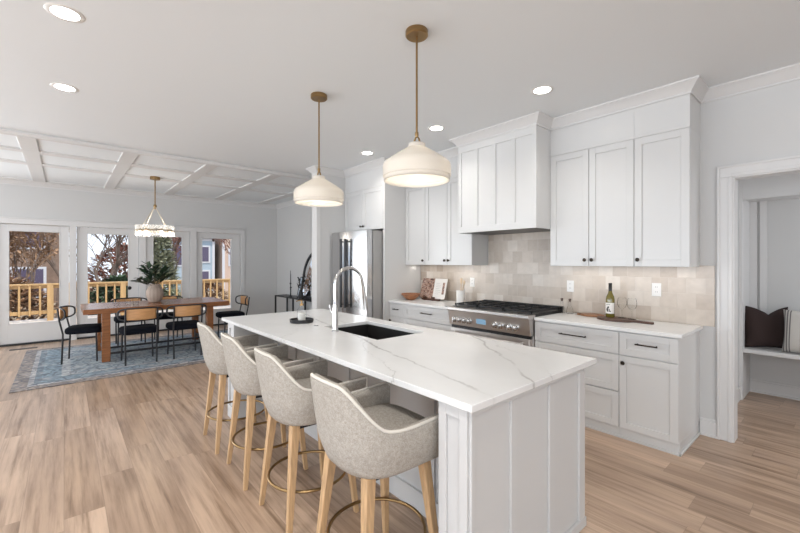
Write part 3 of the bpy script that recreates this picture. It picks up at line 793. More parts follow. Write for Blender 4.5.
def make_stool():
    root = thing('bar_stool', '', 'bar stool', (0, 0, 0), 0, 'bar stools along the island')
    NS, NV = 72, 14
    m = MB(); bm = m.bm
    rows = []
    for i in range(NS + 1):
        s = i / NS
        r = [shell_point(s, j / NV, False) for j in range(NV + 1)]
        top_o = r[-1]; inn = [shell_point(s, j / NV, True) for j in range(NV, -1, -1)]
        mid = tuple((a + b) / 2 for a, b in zip(top_o, inn[0])); mid = (mid[0], mid[1], mid[2] + .012)
        rows.append(r + [mid] + inn)
    V = m.grid(rows)
    # bottom pan
    cb = [bm.verts.new((rows[i][0][0] * .5, rows[i][0][1] * .5, .568)) for i in range(NS + 1)]
    for i in range(NS): bm.faces.new((V[i][0], V[i + 1][0], cb[i + 1], cb[i]))
    bm.faces.new(cb)
    for row in (V[0], V[-1]): bm.faces.new(row)
    m.build('seat_shell', FAB, root, smooth=70)
    rim = []
    for i in range(NS + 1):
        p = rows[i][NV + 1]; po = rows[i][NV]
        rim.append((p[0] * .3 + po[0] * .7, p[1] * .3 + po[1] * .7, po[2] + .008))
    fr0, fr1 = rows[0], rows[-1]
    full = [fr0[j] for j in range(0, NV, 3)] + rim + [fr1[j] for j in range(NV - 1, -1, -3)]
    MB().tube(full, .0068, 8).build('piping', CREAMF, root, smooth=80)
    # seat cushion: rounded slab with a rounded back edge
    m = MB(); ring = []
    for k in range(36):
        a = 2 * PI * k / 36; e = 2 / 4.0
        ca, sa = math.cos(a), math.sin(a)
        ring.append((.215 * math.copysign(abs(ca) ** e, ca), .02 + .225 * math.copysign(abs(sa) ** e, sa)))
    rows2 = []
    for sc, z in ((.0, .60), (.93, .60), (.99, .615), (1, .65), (.985, .69), (.93, .706), (.6, .713), (.0, .716)):
        rows2.append([(x * max(sc, .001), .02 + (y - .02) * max(sc, .001), z) for x, y in ring])
    m.grid(rows2, True)
    m.build('seat_cushion', FAB, root, smooth=60)
    MB().box(-.15, .15, -.15, .17, .548, .572).build('seat_frame', BLACKM, root)
    for sx in (-1, 1):
        for sy in (-1, 1):
            ft = (sx * .205, .005 + sy * .205, 0); tp = (sx * .150, .005 + sy * .150, .580)
            MB().bar(ft, tp, .026, .046, .026, .046).build('leg', OAKLEG, root, .003)
    ring = [(.222 * math.cos(2 * PI * k / 48), .005 + .222 * math.sin(2 * PI * k / 48), .225) for k in range(48)]
    MB().tube(ring, .0085, 8, closed=True).build('foot_ring', BRASS, root, smooth=80)
    return root
stool = make_stool()
SL = ['oatmeal upholstered bar stool at the far end of the island, nearest the dining table',
      'second oatmeal upholstered bar stool counted from the dining table, on oak legs',
      'third oatmeal upholstered bar stool counted from the dining table, on oak legs',
      'oatmeal upholstered bar stool nearest the camera, beside the island end panel']
for i, (x, rz) in enumerate(((-3.325, -.05), (-2.71, -.06), (-2.09, -.04), (-1.425, -.03))):
    o = stool if i == 0 else copy_tree(stool)
    o.location = (x, 1.085, 0); o.rotation_euler.z = rz; o['label'] = SL[i]

# ------------------------------------------------------------------ pendants and downlights
def make_pendant(label):
    x, y = 0, 0
    t = thing('pendant_lamp', label, 'pendant lamp', (0, 0, 0), 0, 'pendants over the island')
    MB().lathe([(.001, 0), (.068, 0), (.070, -.004), (.070, -.030), (.064, -.036), (.001, -.036)], 0, 0, 32).build('canopy', BRASS, t)
    MB().tube([(0, 0, -.03), (0, 0, -.645)], .0065, 10).build('rod', BRASS, t)
    MB().tube([(-.030, 0, -.712), (-.021, 0, -.674), (0, 0, -.645), (.021, 0, -.674), (.030, 0, -.712)], .006, 8).lathe([(.011, -.628), (.012, -.645), (.009, -.658)], 0, 0, 12).build('yoke', BRASS, t)
    prof = [(.046, -.698), (.050, -.701), (.051, -.722), (.064, -.730), (.120, -.764), (.192, -.812), (.204, -.826), (.208, -.845), (.208, -.900), (.202, -.905), (.201, -.930)]
    MB().lathe(prof, 0, 0, 56).build('lamp_shade', OPAL, t, smooth=38, solid=.005)
    MB().lathe([(.001, -.696), (.049, -.698), (.051, -.704), (.001, -.706)], 0, 0, 24).build('shade_cap', OPAL, t)
    MB().lathe([(.018, -.706), (.018, -.76), (.012, -.765)], 0, 0, 14).build('socket', BRASS, t)
    MB().ball((0, 0, -.80), .035, 14, (1, 1, 1.25)).build('bulb', BULB, t)
    light('pendant_light', 'POINT', (0, 0, -.87), PEND_W, (1.0, .94, .86), size=.05, parent=t)
    return t
pd = make_pendant('brass pendant lamp with opal shade hanging nearer the camera, over the island')
pd.location = (-1.755, 1.653, CEIL)
p2 = copy_tree(pd); p2.location = (-2.975, 1.653, CEIL)
p2['label'] = 'brass pendant lamp with opal shade hanging nearer the dining room, over the island'
dl = thing('recessed_downlight', '', 'downlight', (0, 0, CEIL), 0, 'recessed ceiling lights')
MB().lathe([(.066, CEIL - .0005), (.066, CEIL - .003), (.088, CEIL - .003), (.092, CEIL - .0005)], 0, 0, 32).build('trim_ring', PLATE, dl)
MB().lathe([(.001, CEIL - .002), (.067, CEIL - .002)], 0, 0, 32).build('lens', LENS, dl)
light('downlight', 'AREA', (0, 0, -.006), DOWN_W, (1.0, .97, .92), size=.12, parent=dl, spread=R(125))
DL = [(-2.95, .005, 'lit recessed ceiling light at the upper left, the nearer of the two on the left'),
      (-4.21, .005, 'lit recessed ceiling light at the left, the one nearer the coffered ceiling'),
      (-1.675, 3.01, 'lit recessed ceiling light in front of the right wall cabinets, right of the range hood'),
      (-2.89, 3.01, 'lit recessed ceiling light in front of the range hood'),
      (-4.14, 3.01, 'lit recessed ceiling light in front of the refrigerator')]
# added unseen lamps without fixtures, continuing the rows to brighten the right side
for x, y in ((-1.69, .005), (-.43, .005), (.83, .005), (.83, 3.01)):
    light('downlight', 'AREA', (x, y, CEIL - .006), DOWN_W * 1.9, (1.0, .97, .92), size=.12, spread=R(125))
for i, (x, y, lb) in enumerate(DL):
    o = dl if i == 0 else copy_tree(dl)
    o.location = (x, y, CEIL); o['label'] = lb

# ------------------------------------------------------------------ outlets
def outlet(x, z, label, gang=1):
    t = thing('wall_outlet', label, 'outlet', (x, YR - .012, z))
    w = .037; y = YR - .012
    MB().box(x - w, x + w, y - .005, y, z - .06, z + .06).build('cover_plate', PLATE, t, .002)
    s_ = MB()
    for dz in (-.022, .022):
        s_.box(x - .008, x - .005, y - .0062, y - .004, z + dz - .004, z + dz + .008).box(x + .005, x + .008, y - .0062, y - .004, z + dz - .004, z + dz + .008)
    s_.build('socket_slots', SLOT, t)
outlet(-1.937, 1.195, 'white outlet on the tiles above the glass cruets')
outlet(-1.146, 1.20, 'white outlet on the tiles right of the wine glasses')
outlet(-3.244, 1.185, 'white outlet on the tiles behind the utensil crock')

# ------------------------------------------------------------------ things on the right countertop
TZ0 = .9155
def board(name, label, cx, cy, rx, ry, hl, ang, m, z):
    n = 40; pts = []
    hw = .022
    for k in range(n + 1):
        a = R(14) + (2 * PI - R(28)) * k / n
        pts.append((rx * math.cos(a), ry * math.sin(a)))
    pts += [(rx + .03, -hw), (rx + hl, -hw * 1.1), (rx + hl + .012, 0), (rx + hl, hw * 1.1), (rx + .03, hw)]
    ca, sa = math.cos(ang), math.sin(ang)
    pts = [(cx + x * ca - y * sa, cy + x * sa + y * ca) for x, y in pts]
    o = MB().prism(pts, 'z', z, z + .018).build(name, m, None, .003)
    return tag(o, label, 'cutting board')
board('serving_board', 'dark round wooden serving board with a handle, under the wine bottle', -1.41, 3.845, .165, .125, .14, R(-6), DARKWOOD, TZ0)
board('serving_board', 'lighter brown wooden board left of the wine bottle', -1.67, 3.955, .11, .08, .0, R(180), MIDWOOD, TZ0)
BZ = TZ0 + .0185
bx, by = -1.475, 3.885
t = thing('wine_bottle', 'green wine bottle with a white label and black foil, on the dark board', 'bottle', (bx, by, BZ))
MB().lathe([(.001, BZ), (.034, BZ), (.038, BZ + .006), (.038, BZ + .165), (.034, BZ + .19), (.019, BZ + .225), (.0145, BZ + .245), (.0142, BZ + .262)], bx, by, 28).build('bottle_body', WINEG, t, smooth=60)
MB().lathe([(.0148, BZ + .245), (.0150, BZ + .300), (.0158, BZ + .302), (.0158, BZ + .318), (.001, BZ + .320)], bx, by, 20).build('foil_cap', FOIL, t)
m = MB()
la = [(R(-160) + R(150) * k / 16) for k in range(17)]
m.grid([[(bx + .0386 * math.cos(a), by + .0386 * math.sin(a), z) for a in la] for z in (BZ + .035, BZ + .135)])
lb = m.build('paper_label', PAPER, t)
m = MB()
def mark(a0, a1, z0, z1):
    aa = [R(a0) + (R(a1) - R(a0)) * k / 4 for k in range(5)]
    m.grid([[(bx + .0392 * math.cos(a), by + .0392 * math.sin(a), BZ + z) for a in aa] for z in (z0, z1)])
mark(-112, -92, .052, .095); mark(-104, -84, .086, .102); mark(-86, -76, .052, .078); mark(-124, -114, .060, .082); mark(-74, -62, .050, .062)
mark(-128, -70, .116, .120)
m.build('label_print', FOIL, lb)
def wine_glass(x, y, z, label, src=None):
    t = thing('wine_glass', label, 'wine glass', (x, y, z), 0, 'wine glasses beside the bottle')
    MB().lathe([(.001, z), (.032, z), (.033, z + .002), (.006, z + .006), (.0035, z + .014), (.0035, z + .075), (.008, z + .084), (.028, z + .10), (.038, z + .125), (.038, z + .15), (.032, z + .185), (.031, z + .186)], x, y, 24).build('glass_body', CLEAR, t, smooth=60, solid=.0012)
    return t
wine_glass(-1.375, 3.89, BZ, 'clear stemmed wine glass just right of the wine bottle')
wine_glass(-1.285, 3.87, BZ, 'clear stemmed wine glass farther from the wine bottle, toward the doorway')
for x, y, lb in ((-2.005 + .02, 3.965, 'small clear glass cruet with dark stopper, next to the range'), (-1.90, 3.965, 'small clear glass cruet with dark stopper, next to the wooden board')):
    t = thing('glass_cruet', lb, 'cruet', (x, y, TZ0), 0, 'oil and vinegar cruets')
    MB().lathe([(.001, TZ0), (.030, TZ0), (.034, TZ0 + .008), (.030, TZ0 + .045), (.012, TZ0 + .09), (.010, TZ0 + .13)], x, y, 22).build('bottle_body', CLEAR, t, smooth=60, solid=.001)
    MB().lathe([(.0105, TZ0 + .125), (.011, TZ0 + .138), (.013, TZ0 + .14), (.013, TZ0 + .152), (.001, TZ0 + .156)], x, y, 14).build('stopper', DARKWOOD, t)

# ------------------------------------------------------------------ things on the left countertop
t = MB().lathe([(.001, TZ0), (.055, TZ0), (.062, TZ0 + .006), (.095, TZ0 + .03), (.126, TZ0 + .065), (.137, TZ0 + .088), (.132, TZ0 + .09), (.118, TZ0 + .066), (.09, TZ0 + .034), (.05, TZ0 + .02), (.001, TZ0 + .018)], -4.07, 3.72, 36).build('wooden_bowl', BOWLWOOD, None, smooth=50)
tag(t, 'round brown wooden bowl on the left countertop near the refrigerator', 'bowl')
t = thing('cookbook', 'open cookbook leaning upright on a wooden stand, left countertop', 'cookbook', (-3.84, 3.93, TZ0))
st = math.tan(R(14))
def leanbox(m, x0, x1, z0, z1, y, th, yaw=0, xc=-3.84):
    V = []
    for zz in (z0, z1):
        for (xx, dd) in ((x0, 0), (x1, 0), (x1, th), (x0, th)):
            yy = y + dd + (zz - TZ0) * st - abs(xx - xc) * yaw
            V.append(m.bm.verts.new((xx, yy, zz)))
    for f in ((0, 3, 2, 1), (4, 5, 6, 7), (0, 1, 5, 4), (1, 2, 6, 5), (2, 3, 7, 6), (3, 0, 4, 7)): m.bm.faces.new([V[i] for i in f])
leanbox(m := MB(), -4.07, -3.842, TZ0 + .025, TZ0 + .30, 3.905, .012, .07); m.build('left_page', PHOTO, t, label='page filled by a brown food photograph')
leanbox(m := MB(), -3.838, -3.60, TZ0 + .025, TZ0 + .30, 3.905, .012, .07); rp_ = m.build('right_page', PAPER, t, label='white printed page')
m = MB(); leanbox(m, -3.665, -3.625, TZ0 + .09, TZ0 + .25, 3.9035, .002, .07); m.build('page_picture', PHOTO, rp_)
m = MB()
for k in range(7): leanbox(m, -3.80, -3.80 + (.10 if k % 3 else .075), TZ0 + .235 - k * .024, TZ0 + .238 - k * .024, 3.9035, .002, .07)
m.build('text_lines', mat('grey_ink', (.42, .41, .40), .7), rp_)
m = MB(); m.box(-4.0, -3.68, 3.86, 3.91, TZ0, TZ0 + .024)
for xx in (-3.93, -3.77): m.box(xx - .02, xx + .02, 3.84, 3.875, TZ0, TZ0 + .05)
leanbox(m, -3.97, -3.71, TZ0 + .02, TZ0 + .22, 3.925, .012)
m.build('book_stand', DARKWOOD, t, .002)
ux, uy = -3.31, 3.90
t = MB().lathe([(.001, TZ0), (.052, TZ0), (.054, TZ0 + .004), (.056, TZ0 + .165), (.052, TZ0 + .166), (.050, TZ0 + .01), (.001, TZ0 + .008)], ux, uy, 30).build('utensil_crock', CERAM, None, smooth=50)
tag(t, 'plain white ceramic utensil crock beside the range', 'crock')
for (dx, dy, tx, ty, L_, lb) in ((.01, -.01, .06, .02, .27, 'wooden spoon leaning right in the white crock'), (-.02, .02, -.035, .055, .25, 'wooden spatula leaning left in the white crock')):
    p0 = Vector((ux + dx * .3, uy + dy * .3, TZ0 + .012)); p1 = Vector((ux + tx * .75, uy + ty * .75, TZ0 + L_))
    if 'spoon' in lb:
        t = thing('wooden_spoon', lb, 'spoon', tuple(p0))
        MB().tube([p0, p1], .0055, 8).build('handle', mat('pale_wood', (.62, .46, .30), .6), t)
        MB().ball(p1, .02, 12, (1, .35, 1.5)).build('spoon_bowl', MATS['pale_wood'], t)
    else:
        t = thing('wooden_spatula', lb, 'spatula', tuple(p0))
        MB().tube([p0, p1], .0055, 8).build('handle', mat('pale_wood', (.62, .46, .30), .6), t)
        MB().bar(p1, p1 + (p1 - p0).normalized() * .07, .03, .045, .006, .004).build('blade', MATS['pale_wood'], t)

# ------------------------------------------------------------------ mud room
BF = 5.40
t = thing('mudroom_bench', 'white built-in locker bench seen through the doorway', 'bench', (0, MY1, 0))
MB().box(MX0 + .032, 1.5, BF, MY1 - .005, .50, .54).build('bench_top', TRIM, t, .004)
MB().box(MX0, MX0 + .032, BF - .02, MY1 - .005, 0, CEIL - .3).build('side_panel', TRIM, t, .003)
MB().box(MX0 + .032, 1.5, BF - .02, BF + .005, 2.10, CEIL - .3).build('header', TRIM, t, .003)
MB().box(MX0 + .032, 1.5, BF + .005, MY1 - .005, 2.12, 2.15).build('shelf', TRIM, t, .003)
m = MB()
for xx in (MX0 + .032, -.655, -.03): m.box(xx, xx + .06, MY1 - .02, MY1 - .005, .54, 2.12)
m.box(MX0 + .032, 1.5, MY1 - .022, MY1 - .005, .54, .60)
m.build('back_panelling', TRIM, t, .002)
t = thing('coat_hook', 'small metal coat hook on the mud room side panel by the doorway', 'hook', (MX0 + .02, 4.75, 1.36))
o = MB().tube([(MX0, 4.75, 1.36), (MX0 + .05, 4.75, 1.36), (MX0 + .065, 4.75, 1.375)], .007, 8).build('hook_arm', CHROME, t)
o = MB().lathe([(.02, 0), (.02, .005), (.001, .006)], axis='x', o=(MX0, 4.75, 1.36), seg=16).build('hook_plate', CHROME, t)
light('mudroom_window_daylight', 'AREA', (1.45, 4.95, 1.6), 16, (.92, .95, 1.0), (0, R(90), 0), (1.2, 1.0))  # added fill in front of the solid side wall, brightens the bench niche
def pillow(name, label, w, h, th, loc, rot, m, notch=.0):
    n = 18; mb = MB(); A = []; B = []
    for i in range(n + 1):
        ra, rb = [], []
        for j in range(n + 1):
            u, v = i / n * 2 - 1, j / n * 2 - 1
            pinch = 1 - .06 * (1 - abs(u) ** 2) * abs(v) ** 3
            pinch2 = 1 - .06 * (1 - abs(v) ** 2) * abs(u) ** 3
            x = u * w / 2 * pinch2; z = v * h / 2 * pinch
            if notch and v > 0: z -= notch * h * v * v * math.exp(-abs(u - .12) / .36)
            d = th / 2 * max(0, (1 - u ** 4) * (1 - v ** 4)) ** .55
            d *= 1 + .06 * math.sin(5 * u + 3 * v)
            ra.append((x, -d - .002, z + h / 2)); rb.append((x, d + .002, z + h / 2))
        A.append(ra); B.append(rb)
    VA = mb.grid(A); VB = mb.grid(B)
    edge = lambda V: [V[0][j] for j in range(n)] + [V[i][n] for i in range(n)] + [V[n][j] for j in range(n, 0, -1)] + [V[i][0] for i in range(n, 0, -1)]
    ea, eb = edge(VA), edge(VB)
    for k in range(len(ea)): mb.bm.faces.new((ea[k], ea[(k + 1) % len(ea)], eb[(k + 1) % len(eb)], eb[k]))
    o = mb.build(name, m, None, smooth=80)
    o.location = loc; o.rotation_euler = rot
    return tag(o, label, 'cushion')
pillow('throw_pillow', 'dark brown linen throw pillow with a dented top, on the mud room bench', .39, .45, .14, (-.565, 5.585, .545), (R(-8), 0, R(30)), CHOC, .24)
pillow('throw_pillow', 'cream throw pillow with grey stripes on the mud room bench', .44, .43, .14, (-.235, 5.475, .546), (R(-12), 0, R(-4)), STRIPE, .06)

# ------------------------------------------------------------------ dining room
rg = MB().box(RX0, RX1, RY0, RY1, .0005, .010).build('area_rug', RUG, None, .003)
tag(rg, 'large faded blue and beige patterned rug under the dining table', 'rug')
TX0, TX1, TY0, TY1, TT = -8.05, -6.98, .20, 2.15, .78
t = thing('dining_table', 'long walnut dining table with thick square legs on the blue rug', 'table', (-7.5, 1.18, .0105))
MB().box(TX0, TX1, TY0, TY1, TT - .07, TT).build('tabletop', WALNUT, t, .004)
for xx in (TX1 - .115, TX0 + .015):
    for yy in (.41, 1.80): MB().box(xx, xx + .10, yy, yy + .10, .0105, TT - .07).build('leg', WALNUT, t, .004)
m = MB()
for yy in (.445, 1.835): m.box(TX0 + .115, TX1 - .115, yy, yy + .03, .10, .14)
m.box(-7.53, -7.50, .475, 1.835, .105, .135)
m.box(TX1 - .075, TX1 - .05, .51, 1.80, .105, .135)
m.build('stretcher', BLACKM, t, .002)
def make_chair():
    """faces +Y: backrest at -Y"""
    t = thing('dining_chair', '', 'dining chair', (0, 0, .0105), 0, 'black dining chairs')
    r0 = .012; Z = .0105
    m = MB(); ring = []
    for k in range(40):
        a = 2 * PI * k / 40; e = 2 / 4.5
        ca, sa = math.cos(a), math.sin(a)
        ring.append((.235 * math.copysign(abs(ca) ** e, ca), .02 + .225 * math.copysign(abs(sa) ** e, sa)))
    rows = [[(x * max(s_, .001), .02 + (y - .02) * max(s_, .001), z) for x, y in ring] for s_, z in ((0, .425), (.93, .425), (.99, .44), (1, .465), (.98, .495), (.9, .51), (.5, .515), (0, .515))]
    m.grid(rows, True); m.build('seat', BLACKF, t, smooth=60)
    for sx in (-1, 1):
        MB().tube([(sx * .195, .18, Z), (sx * .185, .17, .43)], .0115, 8).build('leg', BLACKM, t)
        MB().tube([(sx * .185, -.22, Z), (sx * .19, -.205, .43), (sx * .19, -.245, .62), (sx * .19, -.265, .79)], .0115, 8).build('leg', BLACKM, t)
    # curved back: rounded loop of tube with wooden panel inside
    def bk(u, z):                      # u in -1..1 across
        a = u * R(44); rad = .385
        return (rad * math.sin(a), -.275 + rad * (1 - math.cos(a)), z)
    loop = []
    zc, hz, w = .715, .085, 1.0
    for k in range(48):
        a = 2 * PI * k / 48; e = 2 / 3.6
        ca, sa = math.cos(a), math.sin(a)
        loop.append(bk(w * math.copysign(abs(ca) ** e, ca), zc + hz * math.copysign(abs(sa) ** e, sa)))
    MB().tube(loop, .0115, 8, closed=True).build('back_frame', BLACKM, t, smooth=80)
    m = MB(); rows = []
    for j in range(7):
        z = zc - hz + .006 + (2 * hz - .012) * j / 6
        rows.append([bk(-.62 + 1.24 * k / 16, z) for k in range(17)])
    m.grid(rows); m.build('back_panel', CANEWOOD, t, smooth=60, solid=.012)
    return t
ch = make_chair()
CH = [(-6.78, .83, R(90), 'black dining chair on the near long side of the table, left of the pair'),
      (-6.78, 1.42, R(90), 'black dining chair on the near long side of the table, right of the pair'),
      (-8.22, .88, R(-90), 'black dining chair on the window side of the table, left of the pair'),
      (-8.22, 1.46, R(-90), 'black dining chair on the window side of the table, right of the pair'),
      (-7.38, .23, -.22, 'black dining chair at the left end of the dining table'),
      (-7.60, 2.38, R(180), 'black dining chair at the right end of the dining table, by the island')]
for i, (x, y, rz, lb) in enumerate(CH):
    o = ch if i == 0 else copy_tree(ch)
    o.location = (x, y, .0105); o.rotation_euler.z = rz; o['label'] = lb
# vase with eucalyptus
vx, vy, vz = -7.60, 1.15, TT + .0005
t = thing('flower_vase', 'ribbed taupe vase holding dark green branches on the dining table', 'vase', (vx, vy, vz))
m = MB(); rows = []
for r, h in ((.001, 0), (.075, 0), (.085, .01), (.118, .09), (.125, .15), (.115, .21), (.085, .26), (.068, .275), (.075, .30), (.068, .302), (.06, .28)):
    rows.append([(vx + (r * (1 + (.025 if k % 4 < 2 else -.02))) * math.cos(2 * PI * k / 56), vy + (r * (1 + (.025 if k % 4 < 2 else -.02))) * math.sin(2 * PI * k / 56), vz + h) for k in range(56)])
m.grid(rows, True); m.build('vase_body', TAUPE, t, smooth=70)
ms, ml = MB(), MB()
rnd = random.Random(3)
for k in range(20):
    a = 2 * PI * k / 20 + rnd.uniform(-.2, .2); sp = rnd.uniform(.16, .37); hh = rnd.uniform(.10, .34) if k % 3 else rnd.uniform(.30, .42)
    if k % 3 == 0: sp *= .55
    p0 = Vector((vx, vy, vz + .24)); p1 = p0 + Vector((math.cos(a) * sp * .5, math.sin(a) * sp * .5, hh * .75)); p2 = p0 + Vector((math.cos(a) * sp, math.sin(a) * sp, hh))
    pts = [p0 * (1 - u) ** 2 + p1 * 2 * u * (1 - u) + p2 * u * u for u in [i / 8 for i in range(9)]]
    ms.tube(pts, .003, 5)
    for i in range(3, 9):
        for s_ in (-1, 1):
            d = (pts[min(8, i + 1)] - pts[i - 1]).normalized()
            sd = d.cross(Vector((0, 0, 1))).normalized()
            ml.leaf(pts[i], d * .55 + sd * s_ * rnd.uniform(.5, .9) + Vector((0, 0, rnd.uniform(-.2, .4))), rnd.uniform(.085, .13), .055)
ms.build('stems', STEM, t); ml.build('leaves', LEAF, t, smooth=0)
MB().ball((vx - .1, vy - .34, vz + .245), .03, 12).build('seed_pod', BLACKM, t)
for i, (x, y, lb) in enumerate(((-7.45, .62, 'clear tumbler on the dining table, farthest left of the three by the vase'), (-7.55, .77, 'clear tumbler on the dining table, the middle one of three by the vase'), (-7.40, .86, 'clear tumbler on the dining table, closest to the vase of the three'))):
    g = MB().lathe([(.001, TT + .0005), (.032, TT + .0005), (.036, TT + .004), (.040, TT + .09), (.038, TT + .09), (.034, TT + .012), (.001, TT + .01)], x, y, 22).build('drinking_glass', CLEAR, None, smooth=50)
    tag(g, lb, 'glass', 'tumblers on the dining table')
# chandelier
hx, hy, hz = -7.65, 1.16, 1.975
t = thing('chandelier', 'brass ring chandelier with a clear glass drum over the dining table', 'chandelier', (hx, hy, CEIL - .035))
c0 = CEIL
MB().lathe([(.001, c0), (.075, c0), (.075, c0 - .045), (.02, c0 - .055)], hx, hy, 24).build('canopy', BRASS, t)
MB().tube([(hx, hy, c0 - .04), (hx, hy, hz + .42)], .009, 8).lathe([(.02, hz + .44), (.026, hz + .41), (.02, hz + .38), (.006, hz + .36)], hx, hy, 14).build('rod', BRASS, t)
for k in range(4):
    a = R(30 + 90 * k)
    MB().tube([(hx + .015 * math.cos(a), hy + .015 * math.sin(a), hz + .40), (hx + .258 * math.cos(a), hy + .258 * math.sin(a), hz + .01)], .007, 8).build('arm', mat('pale_brass', (.72, .66, .56), .3, .6), t)
MB().tube([(hx + .262 * math.cos(2 * PI * k / 48), hy + .262 * math.sin(2 * PI * k / 48), hz) for k in range(48)], .013, 8, closed=True).build('ring', BRASS, t, smooth=80)
m = MB(); rows = []
for zz in (hz - .09, hz + .085): rows.append([(hx + (.275 + .006 * (k % 2)) * math.cos(2 * PI * k / 96), hy + (.275 + .006 * (k % 2)) * math.sin(2 * PI * k / 96), zz) for k in range(96)])
m.grid(rows, True); m.build('glass_drum', RIBBED, t, smooth=0)
for k in range(6):
    a = 2 * PI * k / 6 + .3
    px, py = hx + .215 * math.cos(a), hy + .215 * math.sin(a)
    MB().lathe([(.014, hz - .01), (.014, hz + .03), (.008, hz + .035)], px, py, 12).build('lamp_holder', BRASS, t)
    MB().ball((px, py, hz - .045), .03, 12, (1, 1, 1.2)).build('bulb', BULB, t)
light('chandelier_light', 'POINT', (0, 0, hz - CEIL + .035 - .02), 5, (1.0, .92, .82), size=.15, parent=t)
# console table with decor
QX0, QX1, QY0, QY1, QZ = -8.78, -6.95, 3.72, 4.03, .68
t = thing('console_table', 'black metal console table with glass top against the dining room wall', 'console table', (-8.2, 3.9, 0))
m = MB()
for xx in (QX0, QX1 - .025, (QX0 + QX1) / 2):
    for yy in (QY0, QY1 - .025): MB().box(xx, xx + .03, yy, yy + .03, 0, QZ - .02).build('leg', BLACKM, t)
m.box(QX0, QX1, QY0, QY0 + .025, QZ - .025, QZ).box(QX0, QX1, QY1 - .025, QY1, QZ - .025, QZ).box(QX0, QX0 + .025, QY0 + .025, QY1 - .025, QZ - .025, QZ).box(QX1 - .025, QX1, QY0 + .025, QY1 - .025, QZ - .025, QZ)
m.build('top_frame', BLACKM, t)
MB().box(QX0 + .025, QX1 - .025, QY0 + .025, QY1 - .025, QZ - .012, QZ - .002).build('glass_top', CLEAR, t)
MB().box(QX0 + .02, QX1 - .02, QY0 + .01, QY1 - .01, .20, .23).build('lower_shelf', BLACKM, t)
for x, y, h, lb in ((-8.24, 3.86, .30, 'taller black candlestick with a thin taper on the console table'), (-8.10, 3.80, .22, 'shorter black candlestick with a thin taper on the console table')):
    z = QZ - .0015
    t = thing('candlestick', lb, 'candlestick', (x, y, z), 0, 'candlesticks on the console table')
    MB().lathe([(.001, z), (.045, z), (.045, z + .008), (.012, z + .02), (.010, z + h * .5), (.016, z + h * .55), (.010, z + h * .6), (.010, z + h - .03), (.022, z + h - .02), (.022, z + h), (.001, z + h)], x, y, 18).build('holder', BLACKM, t)
    MB().tube([(x, y, z + h), (x, y, z + h + .28)], [.009, .006], 10).build('taper_candle', CANDLE, t)
t = thing('picture_frame', 'small black framed picture leaning on the console table', 'picture', (-7.95, 3.93, QZ))
def leanrect(m, x0, x1, z0, z1, y, th, k=.22):
    V = []
    for zz in (z0, z1):
        for (xx, dd) in ((x0, 0), (x1, 0), (x1, th), (x0, th)): V.append(m.bm.verts.new((xx, y + dd + (zz - QZ) * k, zz)))
    for f in ((0, 3, 2, 1), (4, 5, 6, 7), (0, 1, 5, 4), (1, 2, 6, 5), (2, 3, 7, 6), (3, 0, 4, 7)): m.bm.faces.new([V[i] for i in f])
m = MB(); a, b, z0, z1 = -8.02, -7.76, QZ + .0005, QZ + .44
leanrect(m, a, a + .014, z0, z1, 3.90, .018); leanrect(m, b - .014, b, z0, z1, 3.90, .018); leanrect(m, a, b, z0, z0 + .014, 3.90, .018); leanrect(m, a, b, z1 - .014, z1, 3.90, .018)
m.build('frame', BLACKM, t)
m = MB(); leanrect(m, a + .01, b - .01, z0 + .01, z1 - .01, 3.907, .008); m.build('picture_sheet', mat('pale_blue_print', (.55, .62, .70), .3, var=.2, vscale=5), t)
# arched mirror
mxc = -7.26
t = thing('arched_mirror', 'large arched black framed mirror leaning on the console table', 'mirror', (mxc, 3.84, QZ))
def arch(hw, z0, zs):
    pts = [(-hw, z0), (hw, z0), (hw, zs)]
    for k in range(1, 20): pts.append((hw * math.cos(PI * k / 20), zs + hw * math.sin(PI * k / 20)))
    return pts + [(-hw, zs)]
o_, i_ = arch(.50, QZ + .002, 1.22), arch(.445, QZ + .055, 1.22)
m = MB(); bm = m.bm
F = [[bm.verts.new((mxc + p[0], yy, p[1])) for p in pts] for pts, yy in ((o_, 3.835), (i_, 3.835), (i_, 3.862), (o_, 3.862))]
n = len(o_)
for a, b in ((0, 1), (1, 2), (2, 3), (3, 0)):
    for k in range(n): bm.faces.new((F[a][k], F[a][(k + 1) % n], F[b][(k + 1) % n], F[b][k]))
m.build('frame', BLACKM, t)
MB().prism([(mxc + p[0], p[1]) for p in arch(.45, QZ + .05, 1.22)], 'y', 3.850, 3.860).build('mirror_glass', MIRR, t)
t.rotation_euler.x = -.16; t.location.z += .0045
# dark branches in a small jar in front of the mirror
jx, jy = -7.56, 3.775
t = thing('branch_arrangement', 'dark leafy branches in a black jar in front of the arched mirror', 'plant', (jx, jy, QZ))
MB().lathe([(.001, QZ), (.05, QZ), (.06, QZ + .05), (.045, QZ + .13), (.03, QZ + .16), (.034, QZ + .18)], jx, jy, 20).build('jar', BLACKM, t, smooth=60)
ms, ml = MB(), MB(); rnd = random.Random(9)
for k in range(7):
    a = rnd.uniform(0, 6.28); p0 = Vector((jx, jy, QZ + .14)); p1 = p0 + Vector((math.cos(a) * .16, math.sin(a) * .08, rnd.uniform(.18, .40)))
    ms.tube([p0, p0.lerp(p1, .5) + Vector((0, 0, .04)), p1], .003, 5)
    for i in range(5):
        p = p0.lerp(p1, .4 + .15 * i); ml.leaf(p, (rnd.uniform(-1, 1), rnd.uniform(-.6, .6), rnd.uniform(-.2, .8)), .08, .04)
ms.build('stems', STEM, t); ml.build('leaves', mat('near_black_leaf', (.02, .022, .02), .6), t, smooth=0)
BK = [mat('blue_grey_cloth', (.30, .38, .46), .7), mat('pale_cloth', (.62, .64, .66), .7), mat('slate_cloth', (.16, .20, .26), .7)]
